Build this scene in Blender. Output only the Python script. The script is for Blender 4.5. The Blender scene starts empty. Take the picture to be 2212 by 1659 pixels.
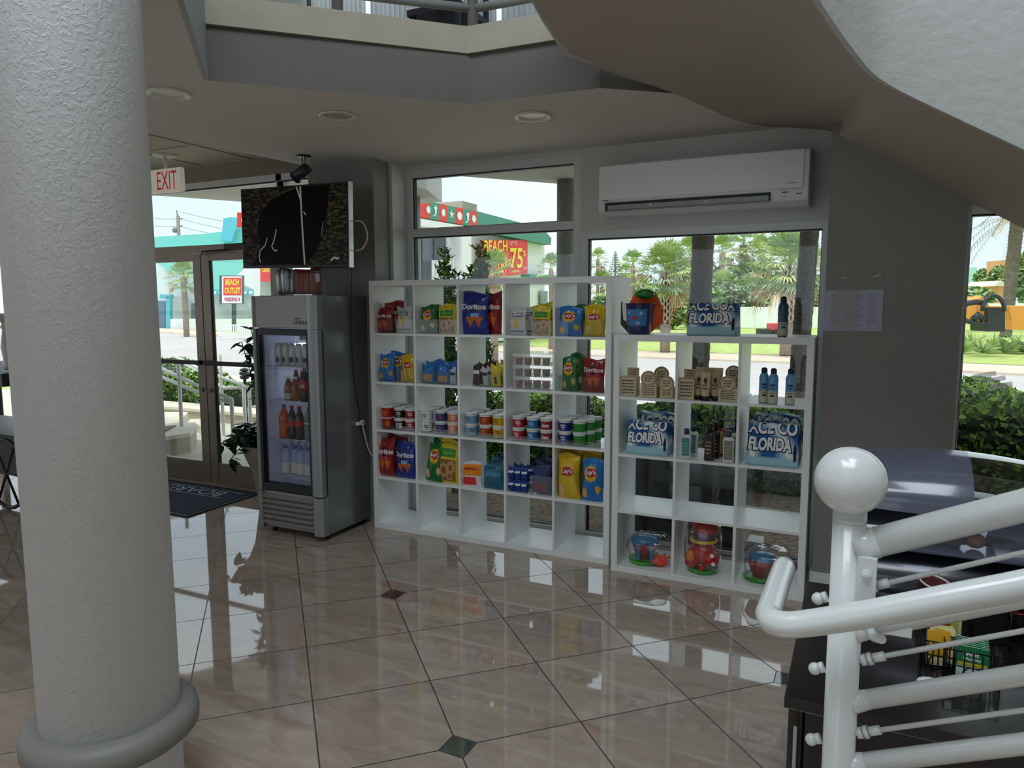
import bpy, bmesh, math, random
from mathutils import Vector, Matrix
import numpy as np
random.seed(7)
PI=math.pi
sc=bpy.context.scene
C=sc.collection
# ---------------- camera ----------------
FPX=1547.207; CAM=np.array([3.18693,-4.22453,1.65191])
YAW,PITCH,ROLL=-0.450824,-0.111274,-0.002495
def _rot():
    f=np.array([math.sin(YAW)*math.cos(PITCH),math.cos(YAW)*math.cos(PITCH),math.sin(PITCH)])
    r=np.array([math.cos(YAW),-math.sin(YAW),0.0]); u=np.cross(r,f)
    r2=math.cos(ROLL)*r+math.sin(ROLL)*u; u2=-math.sin(ROLL)*r+math.cos(ROLL)*u
    return np.array([r2,u2,-f])
RM=_rot()
cam=bpy.data.cameras.new('camera'); co=bpy.data.objects.new('camera',cam); C.objects.link(co)
cam.sensor_width=36; cam.lens=36*FPX/2212; cam.clip_start=0.05; cam.clip_end=600
m=Matrix([[RM[0][i],RM[1][i],RM[2][i],CAM[i]] for i in range(3)]+[[0,0,0,1]])
co.matrix_world=m
sc.camera=co
# ---------------- light and exposure ----------------
sc.view_settings.view_transform='Standard'; sc.view_settings.look='None'
sc.view_settings.gamma=1; sc.view_settings.use_curve_mapping=False
sc.view_settings.exposure=0.68
sc.cycles.use_denoising=True
sc.cycles.max_bounces=12; sc.cycles.transparent_max_bounces=24; sc.cycles.diffuse_bounces=5; sc.cycles.glossy_bounces=5
sc.cycles.sample_clamp_indirect=6; sc.cycles.caustics_reflective=False; sc.cycles.caustics_refractive=False
w=bpy.data.worlds.new('sky'); sc.world=w; w.use_nodes=True
nt=w.node_tree; bg=nt.nodes['Background']
tc=nt.nodes.new('ShaderNodeTexCoord'); mp=nt.nodes.new('ShaderNodeMapping'); mp.inputs['Scale'].default_value=(1,1,3)
nz=nt.nodes.new('ShaderNodeTexNoise'); nz.inputs['Scale'].default_value=2.2; nz.inputs['Detail'].default_value=5
cr=nt.nodes.new('ShaderNodeValToRGB')
cr.color_ramp.elements[0].position=.35; cr.color_ramp.elements[0].color=(.66,.78,.92,1)
cr.color_ramp.elements[1].position=.65; cr.color_ramp.elements[1].color=(.88,.96,1.0,1)
nt.links.new(tc.outputs['Generated'],mp.inputs[0]); nt.links.new(mp.outputs[0],nz.inputs[0]); nt.links.new(nz.outputs[0],cr.inputs[0]); nt.links.new(cr.outputs[0],bg.inputs[0])
bg.inputs[1].default_value=.84
sun=bpy.data.lights.new('sun','SUN'); sun.energy=1.9; sun.angle=math.radians(25); sun.color=(1,.96,.9)
so=bpy.data.objects.new('sun',sun); C.objects.link(so); so.rotation_euler=(math.radians(19),math.radians(-10),0)
FILL=bpy.data.lights.new('atrium_skylight','AREA'); FILL.shape='RECTANGLE'; FILL.size=3.0; FILL.size_y=3.0; FILL.energy=150; FILL.color=(.80,.90,1)  # added fill lamp below the closed upper ceiling, brightens the interior
sl=bpy.data.objects.new('atrium_skylight',FILL); C.objects.link(sl); sl.location=(2.6,-4.2,5.9)
# ---------------- helpers ----------------
def ray(px,py):
    return RM.T@np.array([(px-1106)/FPX,(829.5-py)/FPX,-1.0])
def onz(px,py,z=0.0):
    d=ray(px,py); return CAM+(z-CAM[2])/d[2]*d
def ony(px,py,y):
    d=ray(px,py); return CAM+(y-CAM[1])/d[1]*d
def onx(px,py,x):
    d=ray(px,py); return CAM+(x-CAM[0])/d[0]*d
def atz(px,py,Z): return CAM+Z*ray(px,py)
def lin(c):
    if isinstance(c,str):
        c=c.lstrip('#'); c=[int(c[i:i+2],16)/255 for i in (0,2,4)]
        return tuple(v/12.92 if v<=.04045 else ((v+.055)/1.055)**2.4 for v in c)+(1,)
    return tuple(c)+(1,) if len(c)==3 else c
MC={}
def mat(name,col='#808080',rough=.5,metal=0,noise=0,nscale=20,bump=0,bscale=60,trans=0,alpha=1,emit=None,estr=1,coat=0,spec=.5,sss=0):
    if name in MC: return MC[name]
    mm=bpy.data.materials.new(name); mm.use_nodes=True; t=mm.node_tree; b=t.nodes['Principled BSDF']
    c=lin(col); b.inputs['Base Color'].default_value=c; b.inputs['Roughness'].default_value=rough; b.inputs['Metallic'].default_value=metal
    b.inputs['Specular IOR Level'].default_value=spec
    if coat: b.inputs['Coat Weight'].default_value=coat; b.inputs['Coat Roughness'].default_value=.08
    if trans: b.inputs['Transmission Weight'].default_value=trans
    if alpha<1: b.inputs['Alpha'].default_value=alpha
    if emit: b.inputs['Emission Color'].default_value=lin(emit); b.inputs['Emission Strength'].default_value=estr
    if noise or bump:
        tcn=t.nodes.new('ShaderNodeTexCoord')
    if noise:
        n=t.nodes.new('ShaderNodeTexNoise'); n.inputs['Scale'].default_value=nscale; n.inputs['Detail'].default_value=6
        t.links.new(tcn.outputs['Object'],n.inputs[0])
        r=t.nodes.new('ShaderNodeValToRGB')
        r.color_ramp.elements[0].position=.3; r.color_ramp.elements[1].position=.7
        r.color_ramp.elements[0].color=tuple(max(0,v*(1-noise)) for v in c[:3])+(1,)
        r.color_ramp.elements[1].color=tuple(min(1,v*(1+noise)) for v in c[:3])+(1,)
        t.links.new(n.outputs[0],r.inputs[0]); t.links.new(r.outputs[0],b.inputs['Base Color'])
    if bump:
        n2=t.nodes.new('ShaderNodeTexNoise'); n2.inputs['Scale'].default_value=bscale; n2.inputs['Detail'].default_value=5
        t.links.new(tcn.outputs['Object'],n2.inputs[0])
        bp=t.nodes.new('ShaderNodeBump'); bp.inputs['Strength'].default_value=bump; bp.inputs['Distance'].default_value=.01
        t.links.new(n2.outputs[0],bp.inputs['Height']); t.links.new(bp.outputs[0],b.inputs['Normal'])
    MC[name]=mm; return mm
def clear(name,tint=(1,1,1),refl=1.0,rough=0.0,haze=0.0,hazecol=(.8,.85,.85)):
    """thin clear pane: mostly straight-through, Fresnel reflection on top"""
    if name in MC: return MC[name]
    mm=bpy.data.materials.new(name); mm.use_nodes=True; t=mm.node_tree; t.nodes.clear()
    o=t.nodes.new('ShaderNodeOutputMaterial'); tr=t.nodes.new('ShaderNodeBsdfTransparent'); tr.inputs[0].default_value=tint+(1,)
    g=t.nodes.new('ShaderNodeBsdfGlossy'); g.inputs['Roughness'].default_value=rough
    ge=t.nodes.new('ShaderNodeNewGeometry'); dt=t.nodes.new('ShaderNodeVectorMath'); dt.operation='DOT_PRODUCT'
    t.links.new(ge.outputs['Normal'],dt.inputs[0]); t.links.new(ge.outputs['Incoming'],dt.inputs[1])
    def M_(op,a,b_=None):
        n=t.nodes.new('ShaderNodeMath'); n.operation=op
        if hasattr(a,'links'): t.links.new(a,n.inputs[0])
        else: n.inputs[0].default_value=a
        if b_ is not None: n.inputs[1].default_value=b_
        return n
    sb_=t.nodes.new('ShaderNodeMath'); sb_.operation='SUBTRACT'; sb_.inputs[0].default_value=1; t.links.new(M_('ABSOLUTE',dt.outputs['Value']).outputs[0],sb_.inputs[1])
    pw=M_('POWER',sb_.outputs[0],5.0); ml=M_('MULTIPLY',pw.outputs[0],.96*refl); mu=M_('ADD',ml.outputs[0],.04*refl); mu.use_clamp=True
    mx=t.nodes.new('ShaderNodeMixShader'); t.links.new(mu.outputs[0],mx.inputs[0])
    src=tr.outputs[0]
    if haze:
        df=t.nodes.new('ShaderNodeBsdfDiffuse'); df.inputs[0].default_value=hazecol+(1,)
        m2=t.nodes.new('ShaderNodeMixShader'); m2.inputs[0].default_value=haze
        t.links.new(tr.outputs[0],m2.inputs[1]); t.links.new(df.outputs[0],m2.inputs[2]); src=m2.outputs[0]
    t.links.new(src,mx.inputs[1]); t.links.new(g.outputs[0],mx.inputs[2]); t.links.new(mx.outputs[0],o.inputs[0])
    MC[name]=mm; return mm
class MB:
    def __init__(s): s.v=[]; s.f=[]; s.mi=[]; s.sm=[]
    def add(s,vs,fs,mi=0,smooth=False):
        o=len(s.v); s.v+= [tuple(v) for v in vs]
        for f in fs: s.f.append([i+o for i in f]); s.mi.append(mi); s.sm.append(smooth)
        return s
    def box(s,a,b,mi=0,rz=0,org=(0,0)):
        x0,y0,z0=a; x1,y1,z1=b
        vs=[(x,y,z) for z in (z0,z1) for y in (y0,y1) for x in (x0,x1)]
        if rz:
            c,n=math.cos(rz),math.sin(rz)
            vs=[(org[0]+(x-org[0])*c-(y-org[1])*n,org[1]+(x-org[0])*n+(y-org[1])*c,z) for x,y,z in vs]
        return s.add(vs,[(0,2,3,1),(4,5,7,6),(0,1,5,4),(2,6,7,3),(0,4,6,2),(1,3,7,5)],mi)
    def cyl(s,a,b,r0,r1=None,n=16,mi=0,caps=True):
        r1=r0 if r1 is None else r1
        a=Vector(a); b=Vector(b); d=(b-a).normalized()
        u=d.orthogonal().normalized(); w_=d.cross(u)
        vs=[]
        for (p,r) in ((a,r0),(b,r1)):
            for i in range(n):
                t=2*PI*i/n; vs.append(p+u*math.cos(t)*r+w_*math.sin(t)*r)
        s.add(vs,[(i,(i+1)%n,n+(i+1)%n,n+i) for i in range(n)],mi,True)
        if caps:
            s.add(vs[:n],[tuple(range(n))[::-1]],mi); s.add(vs[n:],[tuple(range(n))],mi)
        return s
    def tube(s,pts,r,n=10,mi=0,caps=True):
        pts=[Vector(p) for p in pts]; rs=r if isinstance(r,(list,tuple)) else [r]*len(pts)
        vs=[]; up=None
        for i,p in enumerate(pts):
            d=(pts[min(i+1,len(pts)-1)]-pts[max(i-1,0)]).normalized()
            if up is None: up=d.orthogonal().normalized()
            else:
                up=(up-d*up.dot(d)); up=up.normalized() if up.length>1e-6 else d.orthogonal().normalized()
            w_=d.cross(up)
            for k in range(n):
                t=2*PI*k/n; vs.append(p+up*math.cos(t)*rs[i]+w_*math.sin(t)*rs[i])
        fs=[(i*n+k,i*n+(k+1)%n,(i+1)*n+(k+1)%n,(i+1)*n+k) for i in range(len(pts)-1) for k in range(n)]
        s.add(vs,fs,mi,True)
        if caps:
            s.add(vs[:n],[tuple(range(n))[::-1]],mi); s.add(vs[-n:],[tuple(range(n))],mi)
        return s
    def lathe(s,prof,n=24,mi=0,c=(0,0),sx=1,sy=1):
        vs=[]
        for r,z in prof:
            for k in range(n):
                t=2*PI*k/n; vs.append((c[0]+r*math.cos(t)*sx,c[1]+r*math.sin(t)*sy,z))
        m_=len(prof)
        fs=[(i*n+k,i*n+(k+1)%n,(i+1)*n+(k+1)%n,(i+1)*n+k) for i in range(m_-1) for k in range(n)]
        s.add(vs,fs,mi,True)
        if prof[0][0]>1e-5: s.add(vs[:n],[tuple(range(n))[::-1]],mi)
        if prof[-1][0]>1e-5: s.add(vs[-n:],[tuple(range(n))],mi)
        return s
    def prism(s,poly,z0,z1,mi=0):
        n=len(poly)
        vs=[(x,y,z0) for x,y in poly]+[(x,y,z1) for x,y in poly]
        return s.add(vs,[tuple(range(n))[::-1],tuple(range(n,2*n))]+[(i,(i+1)%n,n+(i+1)%n,n+i) for i in range(n)],mi)
    def prismy(s,poly,y0,y1,mi=0):   # polygon in x,z
        n=len(poly)
        vs=[(x,y0,z) for x,z in poly]+[(x,y1,z) for x,z in poly]
        return s.add(vs,[tuple(range(n)),tuple(range(n,2*n))[::-1]]+[(i,n+i,n+(i+1)%n,(i+1)%n) for i in range(n)],mi)
    def sphere(s,c,r,n=16,mi=0,sc_=(1,1,1)):
        k=n//2; vs=[]
        for i in range(k+1):
            ph=PI*i/k
            for j in range(n):
                t=2*PI*j/n; vs.append((c[0]+r*sc_[0]*math.sin(ph)*math.cos(t),c[1]+r*sc_[1]*math.sin(ph)*math.sin(t),c[2]+r*sc_[2]*math.cos(ph)))
        return s.add(vs,[(i*n+j,(i+1)*n+j,(i+1)*n+(j+1)%n,i*n+(j+1)%n) for i in range(k) for j in range(n)],mi,True)
    def build(s,name,mats,parent=None,bevel=0,loc=None,fix=True):
        me=bpy.data.meshes.new(name); me.from_pydata(s.v,[],s.f)
        for i,p in enumerate(me.polygons): p.material_index=s.mi[i]; p.use_smooth=s.sm[i]
        for mm in (mats if isinstance(mats,(list,tuple)) else [mats]): me.materials.append(mm)
        if fix:
            bm=bmesh.new(); bm.from_mesh(me); bmesh.ops.remove_doubles(bm,verts=bm.verts,dist=1e-5); bmesh.ops.recalc_face_normals(bm,faces=bm.faces); bm.to_mesh(me); bm.free()
        o=bpy.data.objects.new(name,me); C.objects.link(o)
        if parent: o.parent=parent
        if loc is not None: o.location=loc
        if bevel:
            b=o.modifiers.new('bevel','BEVEL'); b.width=bevel; b.segments=2; b.limit_method='ANGLE'
        return o
def tag(o,label,cat,group=None,kind=None):
    o['label']=label; o['category']=cat
    if group: o['group']=group
    if kind: o['kind']=kind
    return o
def thing(name,label,cat,loc=(0,0,0),rz=0,group=None):
    o=bpy.data.objects.new(name,None); C.objects.link(o); o.location=loc; o.rotation_euler=(0,0,rz)
    o.empty_display_size=.05
    return tag(o,label,cat,group)
def struct(o): o['kind']='structure'; return o
def dup(root,loc,rz=0,label=None,group=None):
    r=root.copy(); C.objects.link(r); r.location=loc; r.rotation_euler=(0,0,rz)
    if label: r['label']=label
    if group: r['group']=group
    for ch in list(root.children):
        c=ch.copy(); C.objects.link(c); c.parent=r
        for g in ch.children:
            d=g.copy(); C.objects.link(d); d.parent=c
    return r
_tx={}
def text2d(s,bold=.02):
    k=(s,bold)
    if k in _tx: return _tx[k]
    cu=bpy.data.curves.new('t','FONT'); cu.body=s; cu.size=1; cu.offset=bold; cu.resolution_u=3; cu.fill_mode='FRONT'
    ob=bpy.data.objects.new('t',cu); C.objects.link(ob)
    me=ob.to_mesh()
    vs=[(v.co.x,v.co.y) for v in me.vertices]; fs=[tuple(p.vertices) for p in me.polygons]
    ob.to_mesh_clear(); bpy.data.objects.remove(ob); bpy.data.curves.remove(cu)
    x0=min(v[0] for v in vs);x1=max(v[0] for v in vs);y0=min(v[1] for v in vs);y1=max(v[1] for v in vs)
    vs=[((x-(x0+x1)/2)/(x1-x0),(y-(y0+y1)/2)/(y1-y0)) for x,y in vs]
    _tx[k]=(vs,fs,(x1-x0)/(y1-y0)); return _tx[k]
def text_to(mb,s,fn,w_,h,cx=0,cz=0,mi=0,bold=.02,slant=0,rot=0):
    """map text of width w_, height h through fn(x,z)->(X,Y,Z)"""
    vs,fs,_=text2d(s,bold)
    c,n=math.cos(rot),math.sin(rot); out=[]
    for x,z in vs:
        x,z=x*w_,z*h; x+=slant*z
        x,z=x*c-z*n,x*n+z*c
        out.append(fn(cx+x,cz+z))
    mb.add(out,fs,mi); return mb
# ---------------- shared materials ----------------
WHITE=mat('white_laminate','#f1f3f2',.32,spec=.4)
FRAME=mat('white_frame_paint','#d5d9d8',.4)
WALLP=mat('pale_wall_paint','#c9cbc6',.7,bump=.08,bscale=90)
GREYP=mat('grey_wall_paint','#868580',.55,noise=.04,nscale=3)
CEILP=mat('cream_ceiling_paint','#d8d3cd',.8,bump=.05,bscale=120)
FASC=mat('taupe_fascia_paint','#696660',.7)
CREAM=mat('cream_band_paint','#a8a190',.7,noise=.05,nscale=6)
BRONZE=mat('taupe_door_metal','#8f8074',.38,.35)
GLASS=clear('window_glass',(.97,.99,.985),.8)
BLK=mat('black_rubber','#0b0c0d',.5)
CHROME=mat('brushed_steel','#b9bcbe',.3,.9)
def floor_mat():
    mm=bpy.data.materials.new('polished_beige_tile'); mm.use_nodes=True; t=mm.node_tree; b=t.nodes['Principled BSDF']
    L=t.links
    def mth(op,a,b_=None,c_=None):
        n=t.nodes.new('ShaderNodeMath'); n.operation=op
        for i,v in enumerate((a,b_,c_)):
            if v is None: continue
            if hasattr(v,'links'): L.new(v,n.inputs[i])
            else: n.inputs[i].default_value=v
        return n.outputs[0]
    g=t.nodes.new('ShaderNodeNewGeometry'); s=t.nodes.new('ShaderNodeSeparateXYZ'); L.new(g.outputs['Position'],s.inputs[0])
    a=.775377; T=.500276; ca,sa=math.cos(a)/T,math.sin(a)/T; ox,oy=-.563835,-.957681
    X=mth('SUBTRACT',s.outputs[0],ox); Y=mth('SUBTRACT',s.outputs[1],oy)
    I=mth('ADD',mth('MULTIPLY',X,ca),mth('MULTIPLY',Y,sa)); J=mth('SUBTRACT',mth('MULTIPLY',X,sa),mth('MULTIPLY',Y,ca))
    def dist(v,per,off):
        q=mth('ADD',mth('SUBTRACT',v,off),300.0+per/2); r=mth('FLOORED_MODULO',q,per); return mth('ABSOLUTE',mth('SUBTRACT',r,per/2))
    gi=dist(I,1.0,0); gj=dist(J,1.0,0)
    grout=mth('LESS_THAN',mth('MINIMUM',gi,gj),.0058)
    dd=mth('ADD',dist(I,3.0,2),dist(J,3.0,2))
    dia=mth('LESS_THAN',dd,.150); edge=mth('LESS_THAN',mth('ABSOLUTE',mth('SUBTRACT',dd,.150)),.006)
    grout=mth('MAXIMUM',mth('MULTIPLY',grout,mth('SUBTRACT',1.0,dia)),edge)
    cb=t.nodes.new('ShaderNodeCombineXYZ'); L.new(mth('FLOOR',I),cb.inputs[0]); L.new(mth('FLOOR',J),cb.inputs[1])
    wn=t.nodes.new('ShaderNodeTexWhiteNoise'); wn.noise_dimensions='2D'; L.new(cb.outputs[0],wn.inputs['Vector'])
    add=t.nodes.new('ShaderNodeVectorMath'); add.operation='ADD'; sc_=t.nodes.new('ShaderNodeVectorMath'); sc_.operation='SCALE'; sc_.inputs['Scale'].default_value=9
    L.new(wn.outputs['Color'],sc_.inputs[0]); L.new(sc_.outputs[0],add.inputs[0]); L.new(g.outputs['Position'],add.inputs[1])
    mpn=t.nodes.new('ShaderNodeMapping'); mpn.inputs['Rotation'].default_value=(0,0,.6); mpn.inputs['Scale'].default_value=(1,3,1); L.new(add.outputs[0],mpn.inputs[0])
    no=t.nodes.new('ShaderNodeTexNoise'); no.inputs['Scale'].default_value=3; no.inputs['Detail'].default_value=9; no.inputs['Roughness'].default_value=.65; no.inputs['Distortion'].default_value=1.2
    L.new(mpn.outputs[0],no.inputs[0])
    r=t.nodes.new('ShaderNodeValToRGB'); r.color_ramp.elements[0].position=.3; r.color_ramp.elements[1].position=.72
    r.color_ramp.elements[0].color=lin('#9f8d7e'); r.color_ramp.elements[1].color=lin('#beae9f'); L.new(no.outputs[0],r.inputs[0])
    hs=t.nodes.new('ShaderNodeHueSaturation'); L.new(r.outputs[0],hs.inputs['Color']); L.new(mth('ADD',mth('MULTIPLY',wn.outputs[0],.22),.88),hs.inputs['Value'])
    m1=t.nodes.new('ShaderNodeMix'); m1.data_type='RGBA'; L.new(dia,m1.inputs[0]); L.new(hs.outputs[0],m1.inputs[6]); m1.inputs[7].default_value=lin('#46504b')
    m2=t.nodes.new('ShaderNodeMix'); m2.data_type='RGBA'; L.new(grout,m2.inputs[0]); L.new(m1.outputs[2],m2.inputs[6]); m2.inputs[7].default_value=lin('#1f1510')
    L.new(m2.outputs[2],b.inputs['Base Color'])
    L.new(mth('ADD',mth('MULTIPLY',grout,.5),.035),b.inputs['Roughness']); b.inputs['Specular IOR Level'].default_value=.85; b.inputs['IOR'].default_value=1.9
    return mm
# ---------------- floor and ceilings ----------------
struct(MB().box((-7,-9,-.12),(8,.62,0)).build('floor',floor_mat()))
Ir=[(5.6,-1.33,.94),(4.6,-1.33,1.56),(3.644,-1.33,2.15),(3.44,-1.33,2.277),(3.30,-1.33,2.365),(3.22,-1.34,2.42),(3.165,-1.37,2.47),(3.06,-1.463,2.60),(3.0,-1.56,2.70),(2.96,-1.9,2.9),(2.95,-2.6,3.3),(2.95,-3.6,3.9)]
Or=[(5.6,.0,.94),(4.6,.0,1.56),(3.65,.0,2.145),(3.40,.02,2.30),(3.03,.04,2.53),(2.995,.5,2.65),(2.75,.5,2.70),(2.50,.2,2.70),(2.30,-.50,2.70),(2.0,-.90,2.77),(1.88,-1.22,2.88),(1.80,-2.6,3.6)]
def smoothpts(pts,k=4):
    out=[]; n=len(pts)
    for i in range(n-1):
        p0,p1,p2,p3=[Vector(pts[max(0,min(n-1,i+j))]) for j in (-1,0,1,2)]
        for s in range(k):
            t=s/k; out.append(.5*((2*p1)+(-p0+p2)*t+(2*p0-5*p1+4*p2-p3)*t*t+(-p0+3*p1-3*p2+p3)*t**3))
    out.append(Vector(pts[-1])); return out
I2=smoothpts(Ir); O2=smoothpts(Or)
for i in range(5):
    for s in range(4): O2[i*4+s]=Vector(Or[i]).lerp(Vector(Or[i+1]),s/4)
A_=(.36,-1.70); B_=(1.291,-.793); Cc=(1.99,-.762); D_=(2.34,-.53); E_=(1.03,-2.40)
ring=[(-.62,.5)]+[(p.x+.004,p.y) for p in O2[24:33]]+[Cc,B_,A_,E_,(.5,-2.97),(.5,-3.75),(1.5,-5.3),(1.5,-9),(-1.85,-9),(-.80,-1.09)]
def slab(z0,z1,poly,ms,side=1,left=None):
    n=len(poly); m_=MB(); vs=[(x,y,z0) for x,y in poly]+[(x,y,z1) for x,y in poly]
    m_.add(vs,[tuple(range(n))[::-1]],0); m_.add(vs,[tuple(range(n,2*n))],0)
    for i in range(n): m_.add(vs,[(i,(i+1)%n,n+(i+1)%n,n+i)],side)
    return m_
struct(slab(2.70,2.95,ring,None).build('ceiling',[CEILP,FASC]))
def off(p,q,d):  # push toward atrium
    return p
band=[(-.62,.5),(2.66,.5),(2.60,.28),(2.325,-.52),(2.0,-.782),(1.282,-.815),(.36,-1.73),(1.03,-2.43),(.52,-2.97),(.52,-3.74),(1.52,-5.3),(1.52,-9),(-1.85,-9),(-.80,-1.09)]
struct(slab(2.95,3.085,band,None).build('trim_1',[CREAM,CREAM]))
# recessed strip of the atrium's left side
struct(MB().prism([(.36,-1.70),(1.03,-2.40),(1.045,-2.385),(.375,-1.686)],2.699,3.087).build('trim_2',[mat('blue_grey_fascia','#a3a6a8',.6)]))
def acoustic():
    mm=mat('acoustic_ceiling_tile','#cdc4b6',.9,bump=.2,bscale=150); return mm
lc=MB().box((-7,-9,2.88),(-.55,.45,3.085))
struct(lc.build('ceiling_left',acoustic()))
gr=MB()
for k in range(12): gr.box((-7+k*.61-.007,-9,2.874),(-7+k*.61+.007,.45,2.88)) if -7+k*.61<-.7 else None
for k in range(16): gr.box((-7,.45-k*.61-.007,2.874),(-.85,.45-k*.61+.007,2.88))
struct(gr.build('trim_3',mat('ceiling_grid_metal','#a89f92',.5)))
# ---------------- walls ----------------
W_=[]
struct(MB().prism([(-.62,.11),(-.02,.11),(-.035,.32),(-.075,.34),(-.075,.62),(-.62,.62)],0,2.70).build('wall_back_left',[GREYP]))
struct(MB().box((-.035,.32,0),(-.005,.62,2.70)).build('trim_4',FRAME))
struct(MB().box((3.012,.0,0),(3.642,.62,3.3)).build('wall_back_right',[GREYP]))
struct(MB().box((1.43,.5,2.145),(3.012,.62,2.78)).box((-.005,.5,2.665),(1.43,.62,2.78)).build('wall_back',[WALLP]))
struct(MB().box((-7,.45,2.735),(-.62,.62,3.1)).build('wall_back_door',[mat('brown_header_paint','#8b8272',.7)]))
struct(MB().box((3.012,-.008,0),(3.165,.0,.158)).box((3.012,-.014,0),(3.165,-.008,.14)).box((2.998,-.012,0),(3.012,.3,.158)).build('baseboard_right',FRAME,bevel=.003))
struct(MB().box((-7.1,-9,0),(-7,.62,.5)).box((-7.1,-9,2.4),(-7,.62,3.1)).box((-7.1,-9,.5),(-7,-6.5,2.4)).box((-7.1,-2.2,.5),(-7,-1.8,2.4)).build('wall_left',WALLP))
struct(MB().box((-7,-9.1,2.7),(8,-9,3.3)).box((-7,-9.1,5.6),(8,-9,6.2)).box((-2.0,-9.1,0),(-.4,-9,2.7)).box((2.4,-9.1,0),(8,-9,5.6)).box((-7,-9.1,0),(-2,-9,.9)).build('wall_rear',WALLP))
struct(MB().add([(-60,-80,-.05),(60,-80,-.05),(60,-9.1,-.05),(-60,-9.1,-.05)],[(0,1,2,3)]).build('ground_rear',mat('rear_paving','#a9abac',.85)))
struct(MB().box((8,-9,0),(8.1,.62,6.2)).build('wall_right',WALLP))
# window builder in the x-z plane at depth y
def window(name,x0,x1,z0,z1,y,fw=.05,trans=None,bars=(),framem=FRAME,fd=.07,gasket=True):
    root=bpy.data.objects.new(name,None); C.objects.link(root); root['kind']='structure'; root.location=(0,0,0)
    f=MB(); f.box((x0,y,z0),(x0+fw,y+fd,z1)).box((x1-fw,y,z0),(x1,y+fd,z1)).box((x0+fw,y,z1-fw),(x1-fw,y+fd,z1)).box((x0+fw,y,z0),(x1-fw,y+fd,z0+fw*.6))
    panes=[]; zs=[z0+fw*.6]
    for a,b in (trans or []):
        f.box((x0+fw,y-.003,a),(x1-fw,y+fd,b)); zs+= [a,b]
    zs.append(z1-fw)
    xs=[x0+fw]
    for a,b in bars: f.box((a,y-.002,z0+fw),(b,y+fd,z1-fw)); xs+=[a,b]
    xs.append(x1-fw)
    f.build('window_frame',framem,root,bevel=.003)
    g=MB(); bl=MB()
    for i in range(0,len(xs),2):
        for j in range(0,len(zs),2):
            a,b,c_,d=xs[i],xs[i+1],zs[j],zs[j+1]
            g.box((a,y+.042,c_),(b,y+.048,d))
            e=.008
            bl.box((a,y+.02,d-e),(b,y+.06,d)).box((a,y+.02,c_),(a+e,y+.06,d)).box((a,y+.02,c_),(b,y+.06,c_+e*.7)).box((b-e*.6,y+.02,c_),(b,y+.06,d))
    g.build('pane',GLASS,root)
    if gasket: bl.build('gasket',BLK,root)
    return root
window('window_1',-.005,1.43,.0,2.665,.5,fw=.055,trans=[(2.165,2.225)])
window('window_2',1.43,3.012,.0,2.145,.5,fw=.05)
window('window_3',3.642,7.9,.0,2.62,.05,fw=.022,trans=[(2.09,2.16)],bars=[(5.6,5.66)])
struct(MB().box((3.642,.05,2.62),(8,.2,3.1)).build('wall_back_far',WALLP))
window('window_4',-7,-3.2,0,2.735,.45,fw=.05,trans=[(2.10,2.2)],bars=[(-5.6,-5.54),(-4.4,-4.34)],framem=BRONZE)
# entrance frame: transom, header, jambs, sidelight
ef=bpy.data.objects.new('window_5',None); C.objects.link(ef); ef['kind']='structure'
MB().box((-3.2,.45,2.68),(-.62,.55,2.735)).box((-1.27,.45,0),(-1.21,.55,2.735)).box((-.65,.44,0),(-.62,.55,2.735)).box((-1.21,.45,2.12),(-.65,.55,2.19)).box((-1.21,.45,0),(-.65,.55,.12)).build('window_frame',FRAME,ef)
MB().box((-3.2,.45,2.115),(-1.27,.56,2.185)).box((-3.26,.45,0),(-3.2,.56,2.68)).build('door_header',BRONZE,ef)
MB().box((-3.2,.50,2.185),(-1.27,.505,2.68)).box((-1.21,.50,2.19),(-.65,.505,2.68)).box((-1.21,.50,.12),(-.65,.505,2.12)).build('pane',GLASS,ef)
MB().box((-3.2,.448,2.668),(-1.27,.47,2.68)).box((-1.21,.448,2.668),(-.65,.47,2.68)).build('gasket',BLK,ef)
def door(name,x0,x1,hinge_left,lab=None):
    r=bpy.data.objects.new(name,None); C.objects.link(r); r['kind']='structure'; r.location=((x0+x1)/2,.45,0)
    h=(x1-x0)/2; s=.095
    MB().box((-h,0,.0),(-h+s,.045,2.11)).box((h-s,0,.0),(h,.045,2.11)).box((-h+s,0,2.045),(h-s,.045,2.11)).box((-h+s,0,.0),(h-s,.045,.195)).build('door_frame',BRONZE,r,bevel=.003)
    MB().box((-h+s,.02,.195),(h-s,.026,2.045)).build('pane',GLASS,r)
    MB().box((-h+s,.012,.195),(-h+s+.008,.034,2.045)).box((h-s-.008,.012,.195),(h-s,.034,2.045)).build('gasket',BLK,r)
    MB().box((-h+.02,-.05,1.105),(h-.02,-.022,1.145)).box((-h+.03,-.022,1.11),(-h+.07,0,1.14)).box((h-.07,-.022,1.11),(h-.03,0,1.14)).build('push_bar',mat('dark_bronze','#3a322d',.35,.6),r,bevel=.004)
    cx=h-.05 if hinge_left else -h+.05
    MB().cyl((cx,-.008,.87),(cx,.002,.87),.022).cyl((cx,-.012,.87),(cx,-.006,.87),.012).build('lock',mat('lock_brass','#6b5f50',.3,.8),r)
    return r
door('door_1',-3.19,-2.205,True); d2=door('door_2',-2.195,-1.275,False)
cl=MB().box((-.1,-.06,2.13),(.16,-.005,2.18)); cl.tube([(-.05,-.04,2.13),(-.3,-.12,2.115),(-.42,-.02,2.10)],.008)
cl.build('door_closer',mat('dark_bronze','#3a322d'),d2)
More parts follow.
